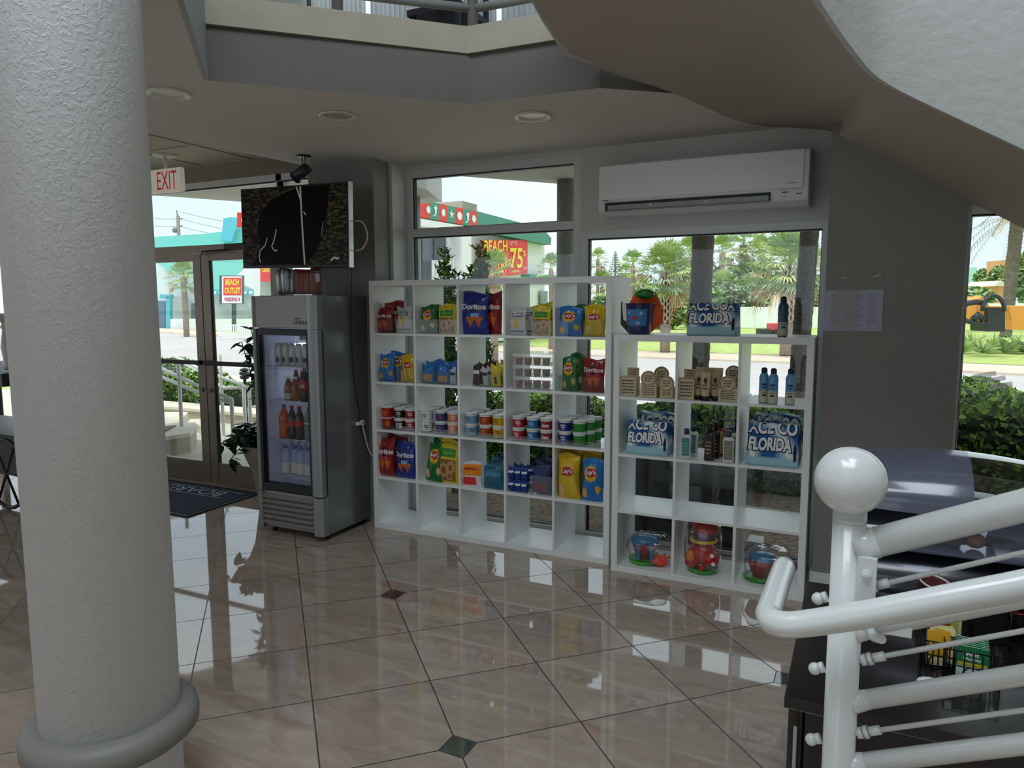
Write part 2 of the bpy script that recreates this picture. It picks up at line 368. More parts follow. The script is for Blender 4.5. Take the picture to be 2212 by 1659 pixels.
# upper storey shell
struct(MB().box((-1.9,.5,3.085),(8,.62,3.35)).box((-1.9,.5,5.2),(8,.62,6.2)).box((-1.9,.5,3.35),(-1.0,.62,5.2)).box((2.3,.5,3.35),(3.0,.62,5.2)).build('wall_upper',WALLP))
struct(MB().box((-2.0,-9,3.085),(-1.9,.62,6.2)).build('wall_upper_left',WALLP))
struct(MB().box((-2,-9.1,6.2),(8.1,.7,6.3)).build('ceiling_upper',CEILP))
struct(MB().box((1.0,-5.8,5.92),(4.2,-5.7,6.2)).box((1.0,-2.7,5.92),(4.2,-2.6,6.2)).box((1.0,-5.7,5.92),(1.1,-2.7,6.2)).box((4.1,-5.7,5.92),(4.2,-2.7,6.2)).build('trim_7',FRAME))
window('window_6',-1.0,2.3,3.35,5.2,.52,bars=[(.07,.12),(1.18,1.23)])
window('window_7',3.0,8,3.1,5.2,.52,bars=[(4.6,4.66),(6.3,6.36)])
# ---------------- curving stair above ----------------
STUC=mat('stucco_parapet_paint','#b7b7b3',.75,bump=.55,bscale=28)
SOF=mat('stair_soffit_paint','#a89e93',.75)
st=bpy.data.objects.new('upper_staircase',None); C.objects.link(st); tag(st,'curving stair flight overhead with plain brown-grey soffit and stuccoed side','staircase')
n=len(I2); m_=MB(); K=8; vs=[]
for a,b in zip(I2,O2):
    for k in range(K+1): vs.append(a.lerp(b,k/K))
m_.add(vs,[(i*(K+1)+k,(i+1)*(K+1)+k,(i+1)*(K+1)+k+1,i*(K+1)+k+1) for i in range(n-1) for k in range(K)],0,True)
vt=[v+Vector((0,0,.12)) for v in vs]
m_.add(vt,[(i*(K+1)+k,i*(K+1)+k+1,(i+1)*(K+1)+k+1,(i+1)*(K+1)+k) for i in range(n-1) for k in range(K)],0,True)
m_.build('soffit',SOF,st,fix=False)
def parapet(pts,h,th,name,mt):
    m_=MB(); P_=[]
    for i,p in enumerate(pts):
        d=(pts[min(i+1,len(pts)-1)]-pts[max(0,i-1)]); d.z=0; d.normalize(); nrm=Vector((-d.y,d.x,0))*th
        e_=Vector((0,0,-.002)); P_+= [p+e_,p+nrm+e_,p+nrm+Vector((0,0,h)),p+Vector((0,0,h))]
    fs=[]
    for i in range(len(pts)-1):
        for k in range(4): fs.append((i*4+k,i*4+(k+1)%4,(i+1)*4+(k+1)%4,(i+1)*4+k))
    m_.add(P_,fs,0,False); m_.add(P_[:4],[(0,1,2,3)],0); m_.add(P_[-4:],[(0,1,2,3)],0)
    return m_.build(name,mt,st)
parapet(I2,.43,-.025,'side_wall',STUC)
parapet(O2[36:],.43,.025,'side_wall',STUC)
# ---------------- lights in the ceiling ----------------
LT=thing('recessed_light','round recessed ceiling light nearest the exit sign','light',(.037,-1.632,2.70),group='recessed ceiling lights')
m_=MB(); m_.lathe([(.105,-.001),(.105,-.008),(.098,-.012),(.082,-.010),(.078,0),(.070,.035),(.062,.07),(.0,.07)],32)
m_.build('trim_ring',mat('light_trim','#dedad2',.35),LT)
MB().lathe([(.0,.02),(.02,.024),(.034,.04),(.036,.068),(0,.069)],20).build('bulb',mat('lamp_glow','#ffffff',.4,emit='#fff6e8',estr=.35),LT)  # lamps are off; faint emission imitates a bright reflection on the bulb
dup(LT,(1.484,-.431,2.70),label='round recessed ceiling light between the window wall and stair, near the air conditioner')
l2=dup(LT,(.514,-.924,2.70),label='round recessed ceiling light with a flat dull lens, middle of the three')
for ch in list(l2.children):
    if ch.name.startswith('bulb'): bpy.data.objects.remove(ch)
MB().lathe([(.078,-.002),(.05,-.006),(0,-.008)][::-1],24).build('lens',mat('dull_lens','#b9b4aa',.5),l2)
# ---------------- column ----------------
col=thing('round_column','thick white stuccoed round column with a grey collar near its foot','column',(1.077,-2.828,0))
cm=bpy.data.materials.new('white_column_stucco'); cm.use_nodes=True; t=cm.node_tree; b=t.nodes['Principled BSDF']
b.inputs['Base Color'].default_value=lin('#dfe2e4'); b.inputs['Roughness'].default_value=.6
tcn=t.nodes.new('ShaderNodeTexCoord'); n1=t.nodes.new('ShaderNodeTexNoise'); n1.inputs['Scale'].default_value=44; n1.inputs['Detail'].default_value=4; n1.inputs['Distortion'].default_value=1.2
t.links.new(tcn.outputs['Object'],n1.inputs[0]); rr=t.nodes.new('ShaderNodeValToRGB'); rr.color_ramp.elements[0].position=.46; rr.color_ramp.elements[1].position=.56
t.links.new(n1.outputs[0],rr.inputs[0]); bp=t.nodes.new('ShaderNodeBump'); bp.inputs['Strength'].default_value=.35; bp.inputs['Distance'].default_value=.006
t.links.new(rr.outputs[0],bp.inputs['Height']); t.links.new(bp.outputs[0],b.inputs['Normal'])
MB().lathe([(.2,0),(.2,6.15)],64).build('shaft',cm,col)
MB().lathe([(.2,.27),(.235,.272),(.255,.29),(.257,.32),(.25,.345),(.232,.36),(.2,.362)],64).build('collar',mat('grey_collar_paint','#7e7c76',.55),col)
# ---------------- cube shelves ----------------
def shelf(name,label,loc,rz,nc,nr):
    r=thing(name,label,'shelf',loc,rz); W_=.076+.336*nc+.016*(nc-1); H=.076+.336*nr+.016*(nr-1); D=.39
    MB().box((0,0,0),(.038,D,H)).build('side_panel',WHITE,r,bevel=.0015)
    MB().box((W_-.038,0,0),(W_,D,H)).build('side_panel',WHITE,r,bevel=.0015)
    MB().box((.038,0,H-.038),(W_-.038,D,H)).build('top_board',WHITE,r,bevel=.0015)
    MB().box((.038,0,0),(W_-.038,D,.038)).build('bottom_board',WHITE,r,bevel=.0015)
    for k in range(1,nc):
        x=.038+.336*k+.016*(k-1); MB().box((x,.002,.038),(x+.016,D,H-.038)).build('divider',WHITE,r)
    for k in range(1,nr):
        z=.038+.336*k+.016*(k-1)
        for c in range(nc):
            x=.038+.352*c; MB().box((x,.003,z),(x+.336,D,z+.016)).build('shelf_board',WHITE,r)
    return r
S1=shelf('cube_shelf','tall white open cube shelf five compartments wide full of snacks','shelf',(0,0,0),5,5) if False else None
S1=shelf('cube_shelf','tall white open cube shelf, five by five compartments, full of snacks',(0,0,0),0,5,5)
S2=shelf('cube_shelf','lower white open cube shelf, three by four, holding sun lotions and towels',(1.8605,-.0775,0),0,3,4)
# ---------------- display fridge ----------------
FZ=.04
fr=thing('display_fridge','tall grey glass-door drinks fridge standing on the tiled floor','fridge',(0,0,0))
SIL=mat('silver_paint','#8f9294',.38,.5); SID=mat('fridge_side_grey','#82878a',.28,.55); FRT=mat('fridge_header_silver','#a49f9b',.42,.3)
x0,x1,y0,y1,zt=-.69,-.10,-.44,.085,1.712
MB().box((x0,y0+.05,FZ),(x0+.035,y1,zt)).box((x1-.035,y0+.05,FZ),(x1,y1,zt)).box((x0+.035,y1-.04,FZ),(x1-.035,y1,zt)).box((x0+.035,y0+.05,1.49),(x1-.035,y1-.04,zt)).box((x0+.035,y0+.05,FZ),(x1-.035,y1-.04,.33)).build('cabinet',SID,fr,bevel=.004)
MB().box((x0+.034,y0+.07,.33),(x0+.037,y1-.04,1.49)).box((x1-.037,y0+.07,.33),(x1-.034,y1-.04,1.49)).box((x0+.036,y1-.045,.33),(x1-.036,y1-.04,1.49)).box((x0+.036,y0+.07,1.485),(x1-.036,y1-.04,1.49)).box((x0+.036,y0+.07,.33),(x1-.036,y1-.04,.335)).build('inner_liner',mat('fridge_liner','#dfe3ee',.4),fr)
MB().box((x0+.03,y0,1.49),(x1-.09,y0+.052,zt)).build('header_panel',FRT,fr,bevel=.003)
def rcol(z0,z1,xa,xb): # rounded vertical trim
    m_=MB(); n=8; r=(xb-xa)
    pts=[(xa,y0+.052)]+[(xa+(xb-xa)*i/n, y0-.012*math.sin(PI*i/n)) for i in range(n+1)]+[(xb,y0+.052)]
    return m_.prism(pts,z0,z1)
rcol(1.49,zt,x1-.09,x1).build('corner_trim',SIL,fr); rcol(1.49,zt,x0,x0+.03).build('corner_trim',SIL,fr)
rcol(.04,.312,x1-.09,x1).build('corner_trim',SIL,fr); rcol(.04,.312,x0,x0+.03).build('corner_trim',SIL,fr)
# door
dr=MB(); dr.box((x0+.03,y0+.004,1.44),(x1-.09,y0+.048,1.482)).box((x0+.03,y0+.004,.325),(x1-.09,y0+.048,.375)).box((x0+.03,y0+.004,.375),(x0+.05,y0+.048,1.44)).box((x1-.11,y0+.004,.375),(x1-.09,y0+.048,1.44)).box((x1-.004,y0+.046,.325),(x1+.003,y0+.054,1.482))
dro=dr.build('door',mat('fridge_door_black','#0a0b0c',.3),fr,bevel=.002)
MB().box((x0+.05,y0+.02,.375),(x1-.11,y0+.028,1.44)).build('pane',clear('fridge_glass',(.93,.94,.97),1.0),dro)
rcol(.322,1.484,x0,x0+.03).build('door_trim',SIL,dro); rcol(.322,1.484,x1-.09,x1-.003).build('door_trim',SIL,dro)
MB().box((-.40,y0+.095,1.395),(-.12,y0+.30,1.484)).build('light_housing',mat('fridge_lamp_white','#e9eefc',.4,emit='#dfe8ff',estr=.10),fr)
g=MB(); 
for k in range(9): g.box((-.345+k*.013,y0+.092,1.405),(-.338+k*.013,y0+.096,1.45))
g.build('vent',mat('vent_dark','#2d3340',.5),fr)
g=MB(); g.box((x0+.03,y0+.02,.055),(x1-.09,y0+.05,.312))
for k in range(6): 
    z=.075+k*.038; g.prism([(0,0),(0,0),(0,0)],0,0) if False else None
    g.add([(x0+.032,y0+.02,z+.03),(x1-.092,y0+.02,z+.03),(x1-.092,y0-.008,z+.012),(x0+.032,y0-.008,z+.012),(x0+.032,y0-.002,z),(x1-.092,y0-.002,z),(x1-.092,y0+.02,z),(x0+.032,y0+.02,z)],[(0,1,2,3),(3,2,5,4),(4,5,6,7),(0,3,4,7),(1,2,5,6)],0)
g.build('kick_grille',mat('grille_grey','#9c9793',.4,.4),fr)
for (a,b_) in ((x0+.06,y0+.08),(x1-.05,y0+.08),(x0+.06,y1-.06),(x1-.05,y1-.06)): MB().cyl((a,b_,0),(a,b_,FZ+.002),.018).build('foot',BLK,fr)
lt=MB(); fn=lambda x,z:(x,y0-.0015,z)
text_to(lt,'LEVELLA',fn,.115,.024,-.245,1.530); text_to(lt,'PREMIUM',fn,.06,.009,-.272,1.556)
lt.build('lettering',mat('print_black','#15171a',.5),fr)
lt=MB(); text_to(lt,'LEVELLA',lambda x,z:(x,y0-.001+.004,z),.07,.016,-.42,.39); lt.build('lettering',mat('print_dark','#2a2e36'),fr)
lb=MB(); lb.box((-.62,y0-.0,1.345),(-.62,y0,1.345)) if False else None
WIRE=mat('white_wire','#d9dce0',.4)
FS=[1.212,.965,.685,.425]   # wire shelf heights
for z in FS:
    g=MB()
    for k in range(5): yy=y0+.085+k*.088; g.tube([(x0+.04,yy,z),(x1-.04,yy,z)],.0025,6)
    for k in range(30): xx=x0+.045+k*.0172; g.tube([(xx,y0+.085,z+.002),(xx,y1-.05,z+.002)],.0014,4,caps=False)
    g.tube([(x0+.04,y0+.085,z-.018),(x1-.04,y0+.085,z-.018)],.002,6)
    for k in range(30): xx=x0+.045+k*.0172; g.tube([(xx,y0+.0855,z-.018),(xx,y0+.0855,z)],.0013,4,caps=False)
    g.build('wire_shelf',WIRE,fr)
LEDM=bpy.data.lights.new('fridge_lamp','AREA'); LEDM.shape='RECTANGLE'; LEDM.size=.3; LEDM.size_y=.12; LEDM.energy=1.3; LEDM.color=(.8,.87,1)
lo=bpy.data.objects.new('fridge_lamp',LEDM); C.objects.link(lo); lo.location=(-.26,-.26,1.385)
# ---------------- drinks in the fridge ----------------
def can(name,label,loc,body,accent,group):
    r=thing(name,label,'can',loc,random.uniform(-.4,.4),group)
    MB().lathe([(.022,0),(.0285,.006),(.0285,.150),(.023,.160),(.022,.162)],20).build('can_body',mat(body[0],body[1],.3,.2),r)
    MB().lathe([(0,.158),(.0225,.158),(.024,.162),(.0225,.1635)],20).build('lid',CHROME,r)
    m_=MB()
    for k in range(9):
        a=-PI/2-.55+k*.14; m_.add([(.0288*math.cos(a+da),.0288*math.sin(a+da),z) for da,z in ((-.09,.03),(.09,.03),(.07,.06),(-.02,.07),(-.08,.055))],[(0,1,2,3,4)],0)
    m_.build('printed_mark',mat(accent[0],accent[1],.4),r); return r
acc=[('mark_black','#22262a')]*4+[('mark_berry','#5a1622'),('mark_lime','#a8a423'),('mark_berry','#5a1622')]
names=['leftmost, nearest the hinge','second from the left','third from the left','fourth from the left','fifth, with a berry mark','sixth, with a yellow-green mark','rightmost, behind the door trim']
for i in range(7):
    can('drink_can','tall white drink can on the top fridge shelf, '+names[i],(-.545+i*.062,-.335,FS[0]+.004),('can_white','#cfd2cc'),acc[i],'white cans on the top fridge shelf')
for i in range(7):
    can('drink_can','white can in the back row of the top fridge shelf',(-.545+i*.062,-.265,FS[0]+.004),('can_white','#cfd2cc'),acc[i],'back row of white cans in the fridge')
def bottle(name,label,loc,prof,liq,capc,labc,lz,group,cat='bottle',lr=None,txt=None):
    r=thing(name,label,cat,loc,0,group)
    MB().lathe(prof,20).build('bottle_body',liq,r)
    top=prof[-1]; MB().lathe([(.0,top[1]-.002),(.0145,top[1]-.002),(.0145,top[1]+.016),(0,top[1]+.017)],16).build('cap',capc,r)
    if labc:
        rr_=lr or max(p[0] for p in prof)+.0006
        MB().lathe([(rr_,lz[0]),(rr_,lz[1])],20).build('label',labc,r,fix=False)
        if txt:
            m_=MB(); text_to(m_,txt,lambda x,z:(rr_*1.015*math.sin(x/rr_),-rr_*1.015*math.cos(x/rr_),z),min(.05,rr_*1.7),(lz[1]-lz[0])*.45,0,(lz[0]+lz[1])/2)
            m_.build('lettering',mat('print_white','#eeeeee',.4),r)
    return r
SODA=[(.028,0),(.033,.01),(.033,.06),(.030,.085),(.033,.115),(.033,.15),(.022,.19),(.0125,.212),(.0125,.225)]
WAT=[(.026,0),(.031,.008),(.031,.055),(.029,.06),(.031,.066),(.031,.12),(.024,.16),(.0135,.178),(.0125,.19)]
JUI=[(.027,0),(.031,.008),(.031,.10),(.022,.13),(.016,.145),(.016,.155)]
plast=lambda n,c,a=.75: mat(n,c,.15,alpha=a,coat=.3)
rows=['leftmost','second from left','third from left','fourth from left','rightmost']
ORS=plast('orange_soda','#c2461c',.95); COLA=plast('cola_liquid','#1d0c0a',.96); LIME=plast('lime_soda','#5f8f6b',.6); WATR=plast('water_clear','#c7d6ee',.35); AMB=plast('amber_juice','#8a4d14',.9)
CB=mat('cap_blue','#4a66a8',.4); CWH=mat('cap_white','#e6e6e6',.4); COR=mat('cap_orange','#c8641a',.4); CRD=mat('cap_red','#a31820',.4); CGR=mat('cap_green','#1c7a3e',.4)
LRED=mat('label_red','#b01a22',.4); LGRN=mat('label_green','#158048',.4); LWH=mat('label_cream','#d8d3c8',.5); LOR=mat('label_orange','#c8612f',.5)
z=FS[1]+.004
bottle('juice_bottle','amber juice bottle with a white cap, leftmost on the second fridge shelf',(-.478,-.33,z),JUI,AMB,CWH,mat('label_pale','#b9b7ad'),(.01,.055),'juice bottles')
bottle('juice_bottle','amber juice bottle with a white cap beside the red-labelled cola',(-.415,-.33,z),JUI,AMB,CWH,mat('label_amber','#8c5a28'),(.02,.07),'juice bottles')
bottle('juice_bottle','orange-capped juice bottle behind the left amber bottle',(-.478,-.25,z),[(a,b_*1.25) for a,b_ in JUI],AMB,COR,None,None,'juice bottles')
bottle('juice_bottle','orange-capped juice bottle behind the right amber bottle',(-.415,-.25,z),[(a,b_*1.25) for a,b_ in JUI],AMB,COR,None,None,'juice bottles')
bottle('cola_bottle','cola bottle with a red label on the second fridge shelf',(-.325,-.33,z),[(a*1.1,b_) for a,b_ in SODA],COLA,CRD,LRED,(.085,.145),'cola bottles',lr=.0385,txt='Coca-Cola')
bottle('cola_bottle','cola bottle half hidden by the door trim on the second fridge shelf',(-.245,-.32,z),SODA,COLA,CRD,LRED,(.085,.135),'cola bottles',lr=.0348)
z=FS[2]+.004
bottle('soda_bottle','orange soda bottle, leftmost on the third fridge shelf',(-.53,-.33,z),[(a*1.15,b_*1.02) for a,b_ in SODA],ORS,CB,LOR,(.075,.115),'soda bottles',lr=.039)
bottle('cola_bottle','small cola bottle beside the orange soda on the third fridge shelf',(-.455,-.33,z),SODA,COLA,CRD,LRED,(.095,.14),'cola bottles',lr=.0346)
bottle('cola_bottle','small cola bottle in the middle of the third fridge shelf',(-.385,-.33,z),SODA,COLA,CRD,LRED,(.095,.14),'cola bottles',lr=.0346)
bottle('lime_soda_bottle','green-labelled lemon lime soda bottle right of the colas',(-.30,-.33,z),SODA,LIME,CGR,LGRN,(.10,.155),'lime sodas',lr=.0346,txt='Sprite')
bottle('lime_soda_bottle','green-labelled soda bottle beside the door trim on the third fridge shelf',(-.228,-.33,z),SODA,LIME,CGR,LGRN,(.085,.135),'lime sodas',lr=.0346)
z=FS[3]+.004
for i in range(5): bottle('water_bottle','clear water bottle with a pale label in the front row, '+rows[i],(-.525+i*.072,-.335+(.02 if i==1 else 0),z),WAT,WATR,CB,LWH,(.01+.0,.085),'water bottles in front') 
for i in range(6): bottle('water_bottle','clear water bottle in the back row of the bottom fridge shelf',(-.54+i*.066,-.25,z),[(a,b_*1.1) for a,b_ in WAT],plast('water_blue','#9fb4dc',.4),CB,None,None,'water bottles behind')
# ---------------- snack holder on the fridge ----------------
CLR=clear('clear_acrylic',(.97,.98,.98),.8,haze=.012)
hz=zt
h=thing('snack_holder','clear acrylic holder of silver and red snack pouches on the fridge top','holder',(-.33,-.34,hz))
MB().box((-.19,-.06,.002),(.19,.06,.008)).box((-.19,-.062,.002),(.19,-.059,.15)).box((-.19,-.06,.0),(-.187,.06,.15)).box((.187,-.06,.0),(.19,.06,.15)).box((-.19,.057,.0),(.19,.06,.15)).box((-.015,-.058,.0),(-.012,.058,.15)).build('tray',CLR,h)
FOIL=mat('silver_foil','#a9adb4',.22,.9,bump=.4,bscale=30); RFOIL=mat('red_brown_foil','#8a2f22',.35,.3,bump=.4,bscale=30); DK=mat('pouch_black','#141414',.3)
def pouch(mb,w_,h_,d,lean=0,mi=0,top=1):
    for s in (-1,1):
        pass
    n=8; vs=[]
    for j in range(n+1):
        v=j/n; th=d*math.sin(PI*min(1,max(0,v)))**.5
        for (sx,sy) in ((-1,-1),(1,-1),(1,1),(-1,1)):
            vs.append((sx*w_/2*(1-.0*v)+lean*v*h_,sy*th/2*.8,v*h_))
    mb.add(vs,[(j*4+k,j*4+(k+1)%4,(j+1)*4+(k+1)%4,(j+1)*4+k) for j in range(n) for k in range(4)],mi,True)
for i in range(5):
    m_=MB(); pouch(m_,.085,.17+.012*random.random(),.03,random.uniform(-.1,.1)); r=m_.build('snack_pouch',FOIL); r.location=(-.49+i*.026,-.34+.012*math.sin(i*2),hz+.009); r.rotation_euler=(0,0,PI/2+random.uniform(-.2,.2))
    tag(r,'silver foil snack pouch in the left half of the acrylic holder','pouch','silver pouches on the fridge')
for i in range(7):
    m_=MB(); pouch(m_,.085,.165+.015*random.random(),.022,random.uniform(-.15,.05)); m_.box((-.03,-.012,.15),(.03,.012,.158),1); r=m_.build('snack_pouch',[RFOIL,DK]); r.location=(-.325+i*.024,-.34+.01*math.sin(i*3),hz+.009); r.rotation_euler=(0,0,PI/2+random.uniform(-.3,.3))
    tag(r,'red-brown snack pouch in the right half of the acrylic holder','pouch','red pouches on the fridge')
# ---------------- television ----------------
tv=thing('television','black flat television on a pole above the fridge','television',(-.40,-.30,2.19)); tv.rotation_euler=(math.radians(-2),math.radians(.9),0)
MB().box((-.485,-.012,-.282),(.485,.03,.282)).build('housing',mat('tv_black','#08080a',.3),tv,bevel=.004)
MB().box((.485,-.014,-.282),(.489,.03,.282)).build('side_bezel',CHROME,tv)
sm=bpy.data.materials.new('screen_picture'); sm.use_nodes=True; t=sm.node_tree; b=t.nodes['Principled BSDF']
b.inputs['Base Color'].default_value=(.003,.003,.004,1); b.inputs['Roughness'].default_value=.25; b.inputs['Specular IOR Level'].default_value=.15
tcn=t.nodes.new('ShaderNodeTexCoord'); n1=t.nodes.new('ShaderNodeTexNoise'); n1.inputs['Scale'].default_value=26; n1.inputs['Detail'].default_value=9; n1.inputs['Roughness'].default_value=.75
mp_=t.nodes.new('ShaderNodeMapping'); mp_.inputs['Scale'].default_value=(1,1,2.4); t.links.new(tcn.outputs['Object'],mp_.inputs[0]); t.links.new(mp_.outputs[0],n1.inputs[0])
n2=t.nodes.new('ShaderNodeTexNoise'); n2.inputs['Scale'].default_value=4; t.links.new(tcn.outputs['Object'],n2.inputs[0])
r1=t.nodes.new('ShaderNodeValToRGB'); r1.color_ramp.elements[0].position=.47; r1.color_ramp.elements[0].color=(0,0,0,1); r1.color_ramp.elements[1].position=.85; r1.color_ramp.elements[1].color=(.04,.034,.028,1)
t.links.new(n1.outputs[0],r1.inputs[0])
r2=t.nodes.new('ShaderNodeValToRGB'); r2.color_ramp.elements[0].position=.4; r2.color_ramp.elements[0].color=(.9,.6,.5,1); r2.color_ramp.elements[1].position=.6; r2.color_ramp.elements[1].color=(.7,1,.3,1)
t.links.new(n2.outputs[0],r2.inputs[0])
mx=t.nodes.new('ShaderNodeMix'); mx.data_type='RGBA'; mx.blend_type='MULTIPLY'; mx.inputs[0].default_value=1; t.links.new(r1.outputs[0],mx.inputs[6]); t.links.new(r2.outputs[0],mx.inputs[7])
t.links.new(mx.outputs[2],b.inputs['Emission Color']); b.inputs['Emission Strength'].default_value=1.3
MB().box((-.475,-.0135,-.265),(.475,-.0118,.272)).build('screen',sm,tv)
DS=mat('screen_dark_shape','#020204',.3,spec=.1); LS=mat('screen_pale_line','#1a1818',.3,emit='#6e6a66',estr=.55)
body=[(-.33,-.02),(-.30,.10),(-.2,.19),(-.05,.24),(.08,.27),(.33,.27),(.31,.12),(.25,-.09),(.2,-.18),(.12,-.26),(-.38,-.26),(-.3,-.15)]
MB().prismy(body,-.0142,-.0137).build('screen_picture',DS,tv)
m_=MB()
def stroke(m_,pts,w_,y):
    for (a,b_),(c_,d) in zip(pts[:-1],pts[1:]):
        L=math.hypot(c_-a,d-b_); nx,nz_=-(d-b_)/L*w_/2,(c_-a)/L*w_/2
        m_.add([(a+nx,y,b_+nz_),(a-nx,y,b_-nz_),(c_-nx,y,d-nz_),(c_+nx,y,d+nz_)],[(0,1,2,3)])
stroke(m_,[(-.24,-.07),(-.26,-.12),(-.31,-.16),(-.32,-.2),(-.31,-.245)],.008,-.0147)
stroke(m_,[(-.15,-.01),(-.18,-.1),(-.2,-.13),(-.17,-.165),(-.145,-.155)],.009,-.0147)
stroke(m_,[(.075,.27),(.085,.0),(.1,-.26)],.014,-.0147)
stroke(m_,[(.04,.27),(.08,.17)],.012,-.0147); stroke(m_,[(.1,.10),(.12,.075)],.008,-.0147); stroke(m_,[(.27,.03),(.25,-.07)],.003,-.0147)
stroke(m_,[(.33,-.235),(.36,-.215),(.39,-.225),(.40,-.215)],.014,-.0147)
m_.build('screen_picture',LS,tv)
q_=ony(604,394,-.02); PX=float(q_[0])+.40; PY=.28; PZ=float(q_[2])-2.19; tv.rotation_euler=(0,math.radians(.9),0)
m_=MB()
m_.box((-.08,.03,-.08),(.08,.045,.08)).box((PX-.0,.05,-.03),(.05,.075,.03)).cyl((PX,PY,-2.188),(PX,PY,PZ),.022,n=16).cyl((PX,PY,-2.19),(PX,PY,-2.17),.12,n=24).box((PX-.03,.05,-.03),(PX+.03,PY,.03))
m_.build('mounting_pole',mat('mount_black','#111214',.4,.3),tv)
# small spotlight / bracket beside the mount
sp=thing('security_camera','small dark cylindrical fixture hanging from the ceiling above the television','camera',(-.42,-.16,2.70))
MB().lathe([(0,-.006),(.05,-.006),(.052,0)][::-1],20).build('base_plate',mat('mount_black','#111214'),sp)
MB().tube([(-.012,0,-.005),(-.012,0,-.07)],.004).tube([(.012,0,-.005),(.02,0,-.09)],.004).tube([(.02,0,-.07),(.07,-.0,-.10)],.006).build('bracket',mat('mount_grey','#5a5d60',.4,.5),sp)
MB().cyl((.03,0,-.085),(-.075,0,-.14),.038,.042,n=20).cyl((-.075,0,-.14),(-.085,0,-.145),.046,.046,n=20).build('housing',mat('dark_grey_metal','#3f4448',.4,.3),sp)
# cables
WC=mat('white_cable','#dcdcdc',.4); BC=mat('black_cable','#101010',.5)
o=MB().tube(smoothpts([(.09,-.26,2.21),(.15,-.25,2.20),(.19,-.25,2.11),(.15,-.25,2.03),(.09,-.26,2.01)],5),.004,8).build('white_cable',WC); o.parent=tv; o.matrix_parent_inverse=(Matrix.Translation(tv.location)@tv.rotation_euler.to_matrix().to_4x4()).inverted()
pts=[(-.095,-.08,1.95),(-.09,-.09,1.72),(-.088,-.10,1.5),(-.09,-.09,1.2),(-.087,-.06,1.0),(-.088,-.03,.86),(-.09,-.04,.80)]
o=MB().tube(smoothpts([(-.075,-.09,1.93)]+[(-.088,p[1],p[2]) for p in pts[1:]],5),.0035,8).build('power_cord',BC); o.parent=tv; o.matrix_parent_inverse=(Matrix.Translation(tv.location)@tv.rotation_euler.to_matrix().to_4x4()).inverted()
pl=thing('cable_connector','white plug and socket where the black cord meets a white lead','plug',(-.082,-.04,.785))
MB().box((-.012,-.035,-.012),(.012,.035,.012)).box((-.012,.02,-.02),(.012,.045,.018)).build('plug_body',mat('plug_white','#e8e8e8',.35),pl,bevel=.003)
MB().tube(smoothpts([(0,.03,-.012),(.012,.05,-.12),(.02,.08,-.22),(.04,.12,-.28)],5),.005,8).build('lead',WC,pl)
# ---------------- air conditioner ----------------
ac=thing('air_conditioner','white wall-mounted split air conditioner above the right window','air conditioner',(2.258,.5,2.215))
AW=mat('ac_white_plastic','#e6e9e8',.35); AWF=mat('ac_white_front','#eef1f0',.3)
hw=.632
MB().add([(x,y,z) for x in (-hw,hw) for (y,z) in ((0,.335),(-.16,.335),(-.20,.31),(-.21,.10),(-.20,.03),(-.15,0),(0,0))],[tuple(range(7)),tuple(range(7,14))[::-1]]+[(i,(i+1)%7,7+(i+1)%7,7+i) for i in range(7)]).build('body',AW,ac,bevel=.006)
MB().add([(x,y,z) for x in (-hw+.008,hw-.03) for (y,z) in ((-.195,.318),(-.207,.315),(-.218,.10),(-.206,.10))],[(0,1,2,3),(4,7,6,5),(0,4,5,1),(1,5,6,2),(2,6,7,3),(3,7,4,0)]).build('front_panel',AWF,ac,bevel=.003)
xa,xb=-.585,.425
MB().box((xa,-.2155,.028),(xb,-.20,.082)).build('outlet_slot',mat('slot_dark','#141618',.5),ac)
MB().add([(xa+.02,-.217,.064),(xb-.01,-.217,.064),(xb-.01,-.2155,.036),(xa+.02,-.2155,.036)],[(0,1,2,3)]).box((xa+.01,-.2165,.028),(xb,-.214,.033)).build('louver',mat('louver_grey','#9da1a3',.4),ac,fix=False)
m_=MB()
for x in (xa+.30,xa+.64): m_.cyl((x,-.22,.052),(x,-.214,.052),.006,n=10)
m_.build('louver_pin',AW,ac)
m_=MB(); m_.box((-.60,-.2175,.093),(-.56,-.2155,.098)).box((.505,-.2195,.125),(.565,-.2178,.1275))
m_.box((.49,-.2145,.073),(.52,-.212,.080)).box((.535,-.2145,.074),(.54,-.212,.078)).box((.565,-.2145,.062),(.595,-.212,.068)).box((.49,-.214,.05),(.515,-.212,.052))
m_.build('printed_mark',mat('print_grey','#5d6165',.5),ac)
MB().box((.44,-.214,.092),(hw-.03,-.2105,.0935)).build('seam',mat('seam_grey','#a4a7a6'),ac)
# ---------------- exit sign ----------------
ex=thing('exit_sign','white exit sign with red letters hanging from the ceiling near the doors','sign',(-2.03,.0,2.67)); ex.rotation_euler=(0,0,0)
MB().box((-.20,-.022,-.095),(.195,.022,.095)).build('sign_box',mat('sign_cream','#e3ddd0',.5,emit='#e3ddd0',estr=.12),ex,bevel=.006)
m_=MB(); text_to(m_,'EXIT',lambda x,z:(x,-.0235,z),.235,.145,.035,0,bold=.0); m_.build('lettering',mat('exit_red','#b3202a',.5,emit='#c01820',estr=.15),ex)
MB().cyl((0,0,.095),(0,0,.20),.012).lathe([(0,.195),(.09,.195),(.10,.21)][::-1],20).build('canopy',mat('light_trim','#dedad2'),ex)
